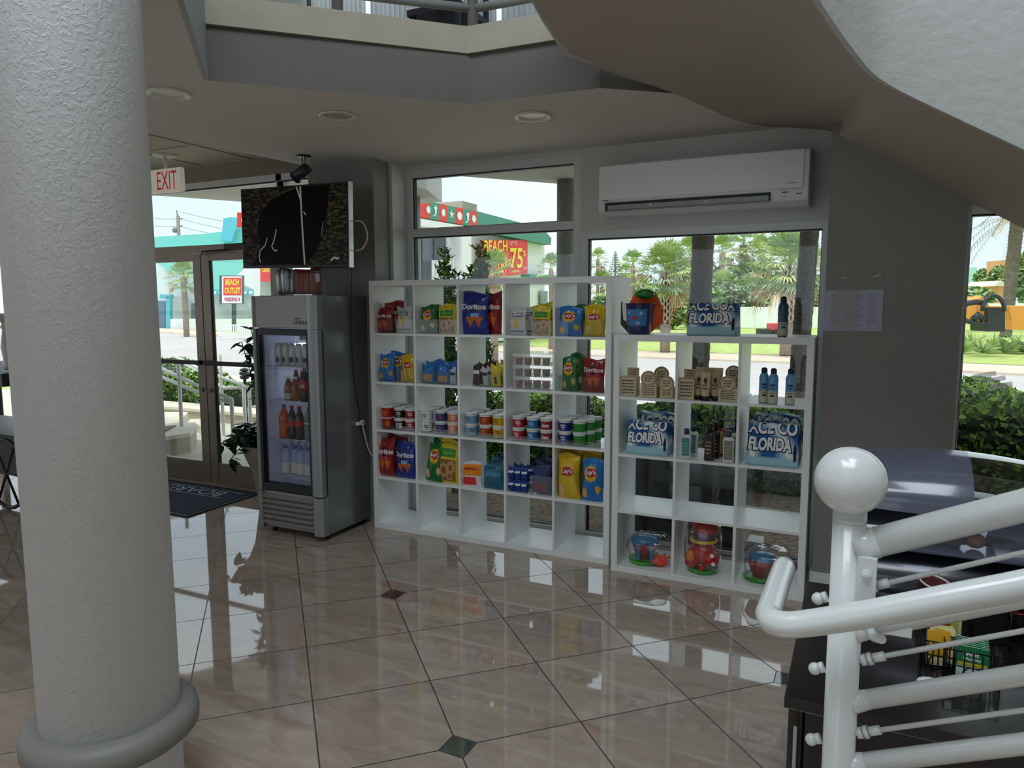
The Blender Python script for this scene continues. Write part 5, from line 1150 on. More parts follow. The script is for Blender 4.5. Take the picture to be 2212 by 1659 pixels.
for i,(px,py,an) in enumerate(((2150,822,.25),(2165,835,.25),(2130,812,.25))):
    q_=ony(px,py,.045); o=MB().box((-.05,-.001,-.012),(.05,0,.012)).build('tape_strip',clear('window_tape',(.95,.95,.95),1,haze=.35,hazecol=(.9,.92,.95))); o.location=(q_[0],.0905,q_[2]); o.rotation_euler=(0,-an,0); tag(o,'pale tape strip stuck on the right-hand window glass, %s'%['middle','lowest','uppermost'][i],'tape','tape strips on the glass')
# ---------------- door mat ----------------
mt_=thing('door_mat','dark navy entrance mat with pale lettering in front of the doors','mat',(-1.47,-.05,0))
MB().box((-1.85,-.38,0.001),(0,.385,.012)).build('mat_rubber',mat('mat_edge_black','#0d0f14',.6),mt_,bevel=.003)
MB().box((-1.82,-.35,.010),(-.03,.355,.015)).build('mat_carpet',mat('mat_navy','#252a3f',.95,bump=.3,bscale=200),mt_)
MTX=mat('mat_pale_blue','#a9bccb',.9); m_=MB(); fn=lambda x,z:(-x,-z,.0158)
text_to(m_,'BOARDWALK',fn,1.35,.13,.93,-.20,bold=.0,slant=0); m_.build('lettering',MTX,mt_,fix=False)
m_=MB(); m_.box((-1.75,.285,.0152),(-.10,.293,.0162)).box((-1.6,.10,.0152),(-.18,.108,.0162)); 
for r0,r1 in ((.24,.23),(.15,.143)):
    vs=[]; 
    for k in range(33):
        a=2*PI*k/32; vs+= [(-.98+r0*1.3*math.cos(a),-.08+r0*.55*math.sin(a),.016),(-.98+r1*1.28*math.cos(a),-.08+r1*.52*math.sin(a),.016)]
    m_.add(vs,[(2*k,2*k+2,2*k+3,2*k+1) for k in range(32)])
m_.build('logo_ring',MTX,mt_,fix=False)
# ---------------- potted plant ----------------
LEAF=mat('leaf_dark_green','#1c3a1c',.4,coat=.2,noise=.3,nscale=15)
pt=thing('potted_plant','tall tapered grey planter with a trailing dark leafy plant behind the fridge','plant',(-1.12,.12,0))
MB().lathe([(.10,0),(.105,.02),(.15,.30),(.20,.42),(.225,.50),(.22,.52),(.19,.52),(.18,.47),(0,.47)],32).build('planter',mat('planter_greige','#8f8779',.6),pt)
def leaf(m_,p,d,L_,w_,up=Vector((0,0,1))):
    d=d.normalized(); s=d.cross(up); s=s.normalized() if s.length>.01 else Vector((1,0,0)); n=s.cross(d)
    vs=[p,p+d*L_*.3+s*w_*.5-n*.0,p+d*L_*.6+s*w_*.42-n*L_*.05,p+d*L_-n*L_*.15,p+d*L_*.6-s*w_*.42-n*L_*.05,p+d*L_*.3-s*w_*.5,p+d*L_*.45+n*L_*.06]
    m_.add(vs,[(0,1,6),(1,2,6),(2,3,6),(3,4,6),(4,5,6),(5,0,6)],0,False)
m_=MB(); stm=MB(); rn=random.Random(4)
for k in range(26):
    a=rn.uniform(0,2*PI); if_=rn.random()
    base=Vector((.05*math.cos(a),.05*math.sin(a),.48))
    if k<7: h_=.75+.25*rn.random(); tip=base+Vector((rn.uniform(-.18,-.02),rn.uniform(-.1,.1),h_)); 
    else: h_=.12+.22*rn.random(); tip=base+Vector((.28*math.cos(a)*(.5+if_),.25*math.sin(a)*(.5+if_),h_*rn.uniform(-.3,1)))
    mid=(base+tip)/2+Vector((0,0,.10)); pts=smoothpts([base,mid,tip],5); stm.tube(pts,.004,5)
    for q_ in pts[2:]:
        for s in range(2): leaf(m_,q_,Vector((rn.uniform(-1,1),rn.uniform(-1,1),rn.uniform(-.9,.5))),rn.uniform(.07,.13),rn.uniform(.05,.08))
m_.build('foliage',LEAF,pt,fix=False); stm.build('stems',mat('stem_green','#2d4a26',.6),pt)
# ---------------- outdoors ----------------
NH=np.array([math.sin(YAW),math.cos(YAW),0.0]); RH=np.array([math.cos(YAW),-math.sin(YAW),0.0])
def athz(px,py,Z):
    d=ray(px,py); return CAM+Z/float(d@NH)*d
GZ=-.3
# ground
MUL=mat('brown_mulch','#8b7767',.95,noise=.6,nscale=28,bump=.8,bscale=60)
CON=mat('pale_concrete','#cfcabb',.85,noise=.08,nscale=5)
struct(MB().add([(-90,.62,GZ-.02),(90,.62,GZ-.02),(90,120,GZ-.02),(-90,120,GZ-.02)],[(0,1,2,3)]).build('ground',mat('lawn_green','#a8ba66',.95,noise=.25,nscale=3)))
struct(MB().prism([(-1.2,.62),(12,.62),(12,4.6),(-1.2,4.6)],GZ-.1,-.12).build('ground_mulch',MUL))
struct(MB().prism([(-12,.62),(-1.2,.62),(-1.2,3.2),(-2.0,6.0),(-12,6.0)],GZ-.1,-.012).build('ground_landing',CON))
far=[(-75,43),(-40,30.2),(-27,25.2),(-12,22.0),(-4,20.9),(1.3,20.6),(7.1,19),(20,17),(60,13)]
near=[(60,3.2),(20,6.6),(7,8.0),(1,8.6),(-4,9.2),(-12,9.5),(-30,10.5),(-75,14)]
struct(MB().add([(x,y,GZ) for x,y in far+near],[tuple(range(len(far)+len(near)))]).build('ground_road',mat('pale_asphalt','#b9b4b2',.9,noise=.06,nscale=.8)))
sw=[(x,y) for x,y in far]+[(x,y+3.0) for x,y in far[::-1]]
struct(MB().prism(sw,GZ-.01,GZ+.06).build('ground_sidewalk',mat('tan_sidewalk','#cfc0ac',.9,noise=.08,nscale=1)))
sd=[(x,y+3.0) for x,y in far]+[(x,y+3.9) for x,y in far[::-1]]
struct(MB().add([(x,y,GZ+.02) for x,y in sd],[tuple(range(len(sd)))]).build('ground_verge',mat('dry_verge','#8f8468',.95,noise=.3,nscale=2)))
struct(MB().prism([(-14,6.0),(-1.2,4.6),(20,4.6),(20,6.6),(7,8.0),(1,8.6),(-4,9.2),(-14,9.5)],GZ-.1,-.2).build('ground_walk',CON))
# canopy slabs
EXT=mat('exterior_stucco','#b7b9b4',.85,bump=.25,bscale=20)
struct(MB().prism([(-.39,.62),(-.40,1.64),(-.44,2.02),(.42,3.07),(1.4,4.2),(3.4,4.2),(3.4,.62)],2.9,3.3).build('trim_5',EXT))
struct(MB().prism([(-4.9,.62),(-4.1,1.66),(-3.67,2.39),(-3.0,3.5),(-1.5,3.5),(-1.15,2.6),(-1.15,.62)],2.9,3.3).build('trim_6',EXT))
RC=mat('rough_grey_stucco','#8d8f8b',.95,noise=.25,nscale=40,bump=.9,bscale=45)
x=ony(884,500,3.0)[0]; tag(MB().lathe([(.135,-.14),(.135,2.95)],28,0,(x,3.0)).build('exterior_column',RC),'rough grey outdoor column at the left edge of the tall window','column','outdoor stucco columns')
x=ony(1221,500,2.72)[0]; tag(MB().lathe([(.087,-.14),(.087,2.92)],28,0,(x,2.72)).build('exterior_column',RC),'rough grey outdoor column near the centre post of the windows','column','outdoor stucco columns')
BARK=mat('grey_palm_bark','#635b50',.95,noise=.35,nscale=30,bump=1,bscale=40)
def trunk_rings(m_,p0,p1,r0,r1,n=40,seed=1):
    rn=random.Random(seed); pts=[];rs=[]
    for i in range(n*2+1):
        t_=i/(n*2); pts.append(Vector(p0).lerp(Vector(p1),t_)); rs.append((r0+(r1-r0)*t_)*(1+(.035 if i%2 else -.02)+rn.uniform(-.02,.02)))
    m_.tube(pts,rs,16)
m_=MB(); a=ony(1519,500,3.1); b_=ony(1506,820,3.1); trunk_rings(m_,(b_[0]-.01,3.1,-.14),(a[0]+.03,3.1,4.6),.115,.10); tag(m_.build('palm_trunk',BARK),'leaning grey palm trunk rising outside the middle of the right window','trunk','near palm trunks')
m_=MB(); a=ony(1745,500,3.1); b_=ony(1733,700,3.1); trunk_rings(m_,(b_[0]-.05,3.1,-.14),(a[0]+.09,3.1,4.6),.085,.08,seed=3); tag(m_.build('palm_trunk',BARK),'grey palm trunk outside at the right edge of the right window','trunk','near palm trunks')
# leaf clouds
def cloud(m_,n,c,r,size,seed=0,box=False,mi=0,mis=None,flat=.0):
    rn=random.Random(seed); cx,cy,cz=c; rx,ry,rz_=r
    for i in range(n):
        if box: p=Vector((cx+rx*rn.uniform(-1,1),cy+ry*rn.uniform(-1,1),cz+rz_*rn.uniform(-1,1)))
        else:
            d=Vector((rn.gauss(0,1),rn.gauss(0,1),rn.gauss(0,1))).normalized()*(rn.random()**.35)
            p=Vector((cx+rx*d.x,cy+ry*d.y,cz+rz_*d.z))
        u=Vector((rn.gauss(0,1),rn.gauss(0,1),rn.gauss(0,.6))).normalized(); v=u.orthogonal().normalized(); s=size*rn.uniform(.6,1.3)
        if rn.random()<.5: v=u.cross(v)
        m_.add([p-u*s*.5,p+v*s*.28,p+u*s*.6,p-v*s*.28],[(0,1,2,3)],rn.choice(mis) if mis else mi)
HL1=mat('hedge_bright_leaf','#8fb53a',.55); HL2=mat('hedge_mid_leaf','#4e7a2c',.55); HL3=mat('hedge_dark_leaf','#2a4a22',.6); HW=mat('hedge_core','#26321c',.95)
def hedge(label,x0,x1,y0,y1,z0,z1,n,size=.05,seed=1,mats=None,group=None,slope=0):
    r=thing('hedge',label,'hedge',((x0+x1)/2,(y0+y1)/2,z0),0,group); hx,hy,hz=(x1-x0)/2,(y1-y0)/2,(z1-z0)
    m_=MB(); rn=random.Random(seed)
    for i in range(n):
        f=rn.random(); x=rn.uniform(-hx,hx); top=hz*(1+.08*math.sin(x*3+seed)+.05*math.sin(x*7.3))-slope*(x+hx)
        if f<.5: p=Vector((x,-hy+rn.random()**2*.25+.06*math.sin(x*5),rn.uniform(0,top)))
        else: p=Vector((x,rn.uniform(-hy,hy),top-rn.random()**2*.2))
        u=Vector((rn.gauss(0,1),rn.gauss(0,1),rn.gauss(0,.7))).normalized(); v=u.orthogonal().normalized(); s=size*rn.uniform(.6,1.35)
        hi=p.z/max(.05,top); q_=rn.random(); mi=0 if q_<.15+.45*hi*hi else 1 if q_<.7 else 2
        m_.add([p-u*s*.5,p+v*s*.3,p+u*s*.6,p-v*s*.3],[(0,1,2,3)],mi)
    m_.build('foliage',mats or [HL1,HL2,HL3],r,fix=False)
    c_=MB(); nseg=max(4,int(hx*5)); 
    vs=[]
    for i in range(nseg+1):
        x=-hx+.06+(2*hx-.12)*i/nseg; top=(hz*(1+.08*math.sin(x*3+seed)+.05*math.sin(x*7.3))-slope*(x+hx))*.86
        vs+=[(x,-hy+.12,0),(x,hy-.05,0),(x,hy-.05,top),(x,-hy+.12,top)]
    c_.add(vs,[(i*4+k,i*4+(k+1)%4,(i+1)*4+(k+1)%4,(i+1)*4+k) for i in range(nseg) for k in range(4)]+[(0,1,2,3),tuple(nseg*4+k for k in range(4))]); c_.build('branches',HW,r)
    return r
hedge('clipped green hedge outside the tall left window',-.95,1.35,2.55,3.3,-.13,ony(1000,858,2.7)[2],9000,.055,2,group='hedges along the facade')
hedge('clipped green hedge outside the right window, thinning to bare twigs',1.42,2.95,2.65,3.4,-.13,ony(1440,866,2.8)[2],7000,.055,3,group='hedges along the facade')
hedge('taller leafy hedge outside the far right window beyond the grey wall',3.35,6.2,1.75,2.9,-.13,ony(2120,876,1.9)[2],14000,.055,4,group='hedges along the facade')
# tall upright shrub
for (px,yy,top,lab) in ((977,1.5,560,'slim upright dark shrub just outside the tall window, left one'),(1032,1.7,545,'fuller upright dark shrub just outside the tall window, right one')):
    x=ony(px,600,yy)[0]; zt_=ony(px,top,yy)[2]; r=thing('upright_shrub',lab,'shrub',(x,yy,-.13),0,'upright shrubs'); m_=MB(); s_=MB(); rn=random.Random(px)
    for k in range(9):
        a=rn.uniform(0,6.28); rr_=rn.uniform(.0,.16); h_=(zt_+.13)*rn.uniform(.6,1); b0=Vector((.02*math.cos(a),.02*math.sin(a),0)); b1=Vector((rr_*math.cos(a),rr_*math.sin(a),h_)); pts=smoothpts([b0,(b0+b1)/2+Vector((.05*math.cos(a),.05*math.sin(a),0)),b1],5); s_.tube(pts,.007,5)
        for q_ in pts[2:]:
            for t in range(42):
                d=Vector((rn.gauss(0,1),rn.gauss(0,1),rn.uniform(.2,1.6))).normalized(); p=q_+Vector((rn.uniform(-.05,.05),rn.uniform(-.05,.05),rn.uniform(-.1,.1))); w_=d.orthogonal().normalized()*.012
                m_.add([p-w_,p+w_,p+d*.07],[(0,1,2)],rn.choice((0,1,1,2)))
    m_.build('foliage',[HL3,HL2,HL1],r,fix=False); s_.build('stems',mat('twig_brown','#5c4a35',.9),r)
# palms
F1=mat('frond_green','#95ad5a',.6); F2=mat('frond_pale_green','#bfce86',.6); F3=mat('frond_grey_green','#96b08c',.6); FT=mat('frond_tan','#b39a72',.8); TK=mat('sabal_trunk','#9a8b7c',.9,noise=.2,nscale=10); BT=mat('boot_tan','#b5a593',.9); TD=mat('trunk_dark_gap','#4f4338',.95)
_palm={}
def fan_palm(label,p,h,cr,trunk_r=.17,seed=1,boots=.5,group='fan palms across the road',nf=34):
    r=thing('fan_palm',label,'palm tree',tuple(p),seed*1.3,group)
    key=(round(cr,2),seed%3,nf)
    if key not in _palm:
        m_=MB(); rn=random.Random(seed*7)
        for i in range(nf):
            u_=(i+.5)/nf; el=math.radians(88-125*u_); az=i*2.39996; d=Vector((math.cos(el)*math.cos(az),math.cos(el)*math.sin(az),math.sin(el)))
            L0=cr*rn.uniform(.42,.58); base=d*L0+Vector((0,0,-.12*cr*(1-d.z)))
            s=d.cross(Vector((0,0,1))); s=s.normalized() if s.length>.05 else Vector((1,0,0)); n=s.cross(d)
            dead=u_>.96; mi=3 if dead or (u_>.6 and rn.random()<.35) else rn.choice((0,0,1,2))
            w_=.012*cr; m_.add([Vector((0,0,0))-s*w_,Vector((0,0,0))+s*w_,base+s*w_,base-s*w_],[(0,1,2,3)],mi)
            nb=15
            for k in range(nb):
                a=(k-(nb-1)/2)/(nb-1)*2.5; dd=(d*math.cos(a)+s*math.sin(a)).normalized(); L1=cr*.52*(1-.18*abs(a))*rn.uniform(.85,1.1)
                mid=base+dd*L1*.55+n*(.03*cr*rn.uniform(-1,1)); tip=base+dd*L1+Vector((0,0,-cr*(.12 if not dead else .3)*rn.uniform(.5,1.3)))
                ww=(s*math.cos(a)-d*math.sin(a))*.022*cr
                m_.add([base,mid-ww,tip,mid+ww],[(0,1,2,3)],mi)
        o=m_.build('crown',[F1,F2,F3,FT],r,fix=False); _palm[key]=o.data
    else: o=bpy.data.objects.new('crown',_palm[key]); C.objects.link(o); o.parent=r
    o.location=(0,0,h)
    m_=MB(); m_.tube([(0,0,-.05),(0,0,h*.4),(0,0,h)],[trunk_r*1.1,trunk_r*.9,trunk_r*.95],12); m_.build('trunk',TD if boots>.3 else TK,r)
    if boots>0:
        m_=MB(); z0=h*(1-boots); nb=int((h-z0)/.13)
        for j in range(nb):
            for k in range(7):
                a=2*PI*(k+.5*(j%2))/7; z=z0+(h-z0)*j/nb; c_=Vector((math.cos(a),math.sin(a),0)); t_=Vector((-math.sin(a),math.cos(a),0))
                for sg in (-1,1):
                    b0=c_*trunk_r*.95+Vector((0,0,z)); e=c_*trunk_r*1.5+t_*sg*trunk_r*.5+Vector((0,0,z+.26)); m_.add([b0-t_*.03,b0+t_*.03,e+t_*.025,e-t_*.025],[(0,1,2,3)])
        m_.build('leaf_bases',BT,r,fix=False)
        MB().tube([(0,0,0),(0,0,z0)],trunk_r*1.08,12).build('lower_trunk',TK,r)
    return r
def palm_px(label,px,pyb,pyc,crpx,seed,boots=.5,group='fan palms across the road',Z=None,nf=34):
    if Z is None: g=onz(px,pyb,GZ)
    else: g=athz(px,700,Z)
    Zh=float((g-CAM)@NH); h=athz(px,pyc,Zh)[2]-GZ
    return fan_palm(label,(g[0],g[1],GZ),h,crpx*Zh/FPX,crpx*.125*Zh/FPX,seed,boots,group,nf)
palm_px('near fan palm with criss-cross trunk standing left of the leaning trunk',1436,764,592,82,1,.62,nf=64)
palm_px('near fan palm with criss-cross trunk at the right, in front of the white fence',1697,772,578,98,2,.62,nf=64)
for i,(px,pc,cp,Z,lab) in enumerate(((1300,620,45,40,'small fan palm just right of the window centre post'),(1365,575,42,50,'fan palm peeping behind the crown of the left near palm'),(1487,555,58,46,'fan palm behind and right of the left near palm'),(1556,548,52,46,'fan palm right of the leaning grey trunk, pale green crown'),(1600,530,60,50,'tall fan palm in the middle of the grove'),(1640,560,60,47,'fan palm between the middle and right palms of the grove'),(1560,620,46,42,'low fan palm in the middle of the grove'),(1620,630,50,42,'low drooping fan palm above the white fence'),(1740,575,60,50,'fan palm at the right end of the grove'),(1350,590,26,90,'tiny distant fan palm above the shelf'),(1068,590,62,24,'bright fan palm in front of the red sale banner'),(1190,582,42,30,'fan palm beside the outdoor column near the centre post'),(1290,560,30,60,'fan palm cut by the window centre post'))):
    palm_px(lab,px,0,pc,cp,3+i,.0 if cp<60 else .4,'grove of fan palms',Z+(20 if 38<Z<55 else 0),nf=30 if cp<60 else 38)
palm_px('fan palm seen through the left door in front of the turquoise shop',402,712,600,46,20,.15,'palms by the shop',Z=44,nf=40)
def bush(label,px0,py0,px1,py1,Z,n=900,mats=None,group='bushes across the road',seed=1,sz=.16):
    a=athz(px0,py0,Z); b_=athz(px1,py1,Z); c_=(a+b_)/2; w_=np.linalg.norm((b_-a)[:2])/2; h=(a[2]-b_[2])/2
    m_=MB(); cloud(m_,n,(0,0,h),(w_,w_*.6,h),sz,seed,mis=(0,1,2)); o=m_.build('bush',mats or [F1,HL2,F3],None,fix=False); o.location=(c_[0],c_[1],b_[2]); tag(o,label,'bush',group)
for i,(a,b_,c_,d,Z,l) in enumerate(((1265,640,1345,700,58,'dark green bush behind the shelf top, left end'),(1340,640,1420,705,58,'green bush left of the near palm trunk'),(1395,640,1480,712,55,'bright green bush between the left palm trunk and leaning trunk'),(1455,600,1560,712,58,'tall green bush behind the leaning trunk'),(1530,620,1640,690,60,'grey-green bush right of the leaning trunk'),(1600,640,1700,695,60,'bush above the white fence'),(1690,600,1790,700,62,'bush at the right end of the grove'),(1300,590,1420,695,75,'distant grey-green trees beyond the palms'),(1430,560,1560,640,66,'hazy tree mass between the palms'),(1560,560,1700,650,66,'hazy tree mass behind the tall palms'))):
    bush(l,a,b_,c_,d,Z,1500,seed=i+10,sz=.45,mats=[F1,HL2,F3] if i%2 else [F3,HL2,mat('thicket_brown','#8a7a60',.9)])
# norfolk pine
a=athz(1328,650,90); r=thing('conifer','small dark layered conifer on the skyline left of the near palm','tree',(a[0],a[1],a[2])); m_=MB(); h=athz(1328,543,90)[2]-a[2]
for k in range(16):
    z=h*(.25+.75*k/16); rr_=1.5*(1-k/16.5)
    for j in range(9): aa=2*PI*j/9+k; m_.add([(0,0,z+.15),(rr_*math.cos(aa-.12),rr_*math.sin(aa-.12),z+.1),(rr_*1.1*math.cos(aa),rr_*1.1*math.sin(aa),z+.35),(rr_*math.cos(aa+.12),rr_*math.sin(aa+.12),z)],[(0,1,2,3)])
m_.build('foliage',mat('conifer_green','#5f7a68',.8),r,fix=False); MB().tube([(0,0,0),(0,0,h)],.12,8).build('trunk',TK,r)
# white vinyl fence
VF=mat('vinyl_white','#eef2f3',.5)
fn0=athz(1525,707,57); 
wf=thing('vinyl_fence','long white vinyl fence across the lawn behind the right palms','fence',(0,0,0))
def fpan(px0,px1,pt,pb,Z,nm): 
    a=athz(px0,pt,Z); b_=athz(px1,pt,Z); z0=athz(px0,pb,Z)[2]; q_=NH*.08
    m_=MB(); vs=[(a[0],a[1],z0),(b_[0],b_[1],z0),(b_[0],b_[1],a[2]),(a[0],a[1],a[2])]; vs+=[(x+q_[0],y+q_[1],z) for x,y,z in vs]
    m_.add(vs,[(0,1,2,3),(7,6,5,4),(0,4,5,1),(1,5,6,2),(2,6,7,3),(3,7,4,0)]); m_.build(nm,VF,wf)
for i in range(7): fpan(1525+35*i,1525+35*i+33,663,708,57,'fence_panel'); fpan(1523+35*i-1,1523+35*i+2,661,709,56.9,'fence_post')
fpan(1670,1735,631,710,58,'tall_screen')
# red tractor
a=athz(1695,716,40); tr=thing('red_tractor','small red utility tractor parked on the lawn, half hidden by a palm trunk','tractor',(a[0],a[1],GZ),YAW*-1)
MB().box((-.9,-.4,.45),(.8,.4,.85)).box((-.2,-.35,.85),(.35,.35,.95)).build('body',mat('tractor_red','#c92a38',.4),tr,bevel=.06)
MB().box((-1.5,-.35,.1),(-.8,.35,.55)).build('front_implement',mat('tractor_black','#2c2e2e',.6),tr,bevel=.04)
for (x,s) in ((-.5,.28),(.5,.4)):
    for y in (-.45,.33): MB().cyl((x,y,s),(x,y+.14,s),s,n=20).build('wheel',mat('tyre_black','#232323',.8),tr)
# ---- store with green parapet on the plane x=-13 ----
XS=-13.0
stt=thing('beach_store','white beach store with a green parapet of sea-creature tiles and red sale banner','building',(0,0,0))
def sp_(pts,th,mt,nm,par=None,xoff=0):
    ps=[onx(px,py,XS) for px,py in pts]; m_=MB(); n=len(ps); vs=[(XS+xoff,p[1],p[2]) for p in ps]+[(XS+xoff-th,p[1],p[2]) for p in ps]
    m_.add(vs,[tuple(range(n)),tuple(range(n,2*n))[::-1]]+[(i,n+i,n+(i+1)%n,(i+1)%n) for i in range(n)]); return m_.build(nm,mt,par or stt)
SW=mat('store_white','#e4e7e6',.7); SG=mat('store_green','#4f9484',.6); SR=mat('tile_red','#e0442f',.5); STW=mat('store_motif_white','#f4f6f2',.5)
sp_([(860,440),(1019,478),(1190,510),(1190,728),(860,760)],6,SW,'wall',xoff=-.4)
sp_([(1018,455),(1168,494),(1186,515),(1185,529),(1036,500),(1019,497)],2.5,SG,'parapet',xoff=.15)
sp_([(860,468),(1019,494),(1019,499),(995,500),(860,486)],.5,STW,'cornice',xoff=.35)
bx_=[895,906.6,915.6,934.5,953.4,970.3,988.2,1003.1,1018.0]
def tt(x): return 435.4+(x-906.6)*(459.2-435.4)/(1018-906.6)-1
def tb_(x): return 472+(x-907.6)*(492-472)/(1019-907.6)
for i in range(8):
    x0,x1=bx_[i],bx_[i+1]; red=i%2==1 or i==0
    o=sp_([(x0,tt(x0)),(x1,tt(x1)),(x1,tb_(x1)),(x0,tb_(x0))],.3,SR if i in(0,1,3,5,7) else SG,'parapet_tile',xoff=.3)
    cx=(x0+x1)/2; cy=(tt(cx)+tb_(cx))/2; m_=MB(); c3=onx(cx,cy,XS); hh=onx(cx,cy-9,XS)[2]-c3[2]; wy=abs(onx(cx+5,cy,XS)[1]-c3[1])
    def pt3(u,v): return (XS+.32,c3[1]+u*wy,c3[2]+v*hh)
    if i in (1,3,7): m_.add([pt3((1 if k%2 else .62)*math.cos(PI*k/12)*1.1,(1.1 if k%2 else .7)*math.sin(PI*k/12)) for k in range(24)],[tuple(range(24))])
    elif i==4: m_.add([pt3((1.3 if k%2==0 else .4)*math.cos(PI/2+PI*k/5),(1.3 if k%2==0 else .4)*math.sin(PI/2+PI*k/5)) for k in range(10)],[tuple(range(10))])
    elif i==5: m_.add([pt3(math.cos(2*PI*k/12)*1.1,math.sin(2*PI*k/12)*1.0) for k in range(12)],[tuple(range(12))])
    elif i in (2,6): m_.add([pt3(u,v) for u,v in ((.1,1.3),(.8,1.1),(1.0,.6),(.7,.2),(.75,-.4),(.3,-1),(-.4,-1.4),(-.8,-1.1),(-.3,-1.05),(.1,-.6),(0,.1),(-.1,.5),(-.5,.7),(0,1.0))],[tuple(range(14))])
    else: continue
    m_.build('motif',STW,o,fix=False)
for (a,b_) in ((909,922),(926,948),(951,974)): sp_([(a,490+(a-909)*.12),(b_,490+(b_-909)*.12),(b_,604),(a,606)],.1,mat('store_glass','#59626a',.15),'store_window',xoff=-.3)
for k in range(7): sp_([(928+7*k,562),(930+7*k,562),(930+7*k,604),(928+7*k,604)],.1,STW,'railing_bar',xoff=.2)
sp_([(976,496),(997,500),(997,712),(976,714)],.8,STW,'pillar',xoff=.5)
sp_([(999,576),(1013,577),(1013,584),(999,583)],.1,mat('dark_teal_vent','#22504e',.6),'wall_vent',xoff=-.2)
sp_([(1140,592),(1215,596),(1215,601),(1140,598)],.6,SG,'awning',xoff=.1)
sp_([(1176,628),(1190,629),(1190,665),(1176,664)],.1,mat('store_shutter','#8d9694',.6),'side_door',xoff=-.2)
o=sp_([(1023,432),(1054,440),(1054,463),(1023,455)],1.4,mat('hvac_beige','#a39a8c',.6,noise=.2,nscale=4),'rooftop_unit',xoff=-.6)
ban=sp_([(1040,519),(1139,518),(1139,590),(1040,604)],.06,mat('banner_red','#e62f33',.5),'sale_banner',xoff=.02)
def bt(m_,s,px0,py0,px1,py1):
    a=onx(px0,py0,XS);b_=onx(px1,py0,XS);c_=onx(px0,py1,XS);d=onx(px1,py1,XS)
    def fn(u,v):
        u+=.5;v+=.5; y=a[1]*(1-u)+b_[1]*u; z=(c_[2]*(1-u)+d[2]*u)*(1-v)+(a[2]*(1-u)+b_[2]*u)*v; return (XS+.05,y,z)
    text_to(m_,s,fn,1,1,0,0,bold=.02)
m_=MB(); bt(m_,'BEACH',1044,519,1094,544); bt(m_,'75',1100,536,1127,580); bt(m_,'%',1128,541,1134,553); bt(m_,'OUTLET',1044,556,1094,590); m_.build('lettering',mat('banner_yellow','#f6e02a',.5),ban,fix=False)
m_=MB(); bt(m_,'UP TO',1099,521,1116,529); bt(m_,'OFF',1128,576,1137,583); m_.build('lettering',mat('banner_pink','#f3b9c6',.5),ban,fix=False)
o=sp_([(885,425),(895,400),(930,404),(930,436),(885,430)],1.5,mat('far_grey_building','#9a9ea0',.7),'upper_block',xoff=-.6)
# ---- turquoise shop beyond the doors ----
def pp_(pts,Z,th,mt,nm,par):
    ps=[athz(px,py,Z) for px,py in pts]; m_=MB(); n=len(ps); q_=NH*th; vs=[tuple(p) for p in ps]+[tuple(p+q_) for p in ps]
    m_.add(vs,[tuple(range(n)),tuple(range(n,2*n))[::-1]]+[(i,n+i,n+(i+1)%n,(i+1)%n) for i in range(n)]); return m_.build(nm,mt,par)
def rct(a,b_,c_,d): return [(a,b_),(c_,b_),(c_,d),(a,d)]
shp=thing('turquoise_shop','turquoise-roofed pale shop across the road seen through the glass doors','building',(0,0,0))
AQR=mat('aqua_metal_roof','#7fd3c8',.45); AQT=mat('aqua_tower','#66c4d4',.5); AQP=mat('aqua_trim','#4fb3c6',.5); PWL=mat('pale_shop_wall','#dbe8ea',.7)
pp_(rct(250,560,620,712),60,6,PWL,'wall',shp)
pp_([(330,512),(440,505),(482,500),(548,500),(548,540),(330,540)],61,2,AQR,'roof',shp)
m_=[(448,562),(532,558),(516,592),(500,605),(455,626)]; pp_([(448,540),(545,540),(516,592),(490,626),(448,626)],58.5,1,AQR,'roof',shp)
pp_([(335,540),(448,540),(448,562),(400,562),(372,590),(335,566)],58.8,1,AQR,'roof',shp)
pp_([(482,472),(497,469),(513,470),(507,500),(500,522),(478,520)],60.5,1.5,AQT,'tower',shp)
pp_(rct(448,626,552,637),58.2,.4,AQP,'fascia',shp); 
for k in range(7): pp_(rct(460+13*k,629,467+13*k,635),58.1,.1,PWL,'fascia_block',shp)
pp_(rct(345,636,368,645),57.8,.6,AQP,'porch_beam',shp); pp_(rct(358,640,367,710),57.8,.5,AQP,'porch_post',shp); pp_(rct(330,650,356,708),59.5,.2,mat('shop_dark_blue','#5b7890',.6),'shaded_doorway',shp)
pp_(rct(370,640,404,686),59.2,.2,mat('shop_siding_grey','#b3bab6',.7),'siding_panel',shp); pp_(rct(413,655,440,688),59.2,.2,mat('shop_window_dark','#4c5c5e',.3),'shop_window',shp)
pp_(rct(456,640,552,690),59.2,.2,mat('shop_curtain_pale','#b9c3c2',.7,noise=.15,nscale=2),'shop_window',shp)
pp_(rct(368,689,552,712),57.5,.4,mat('shop_low_wall','#e9eef0',.7),'low_wall',shp)
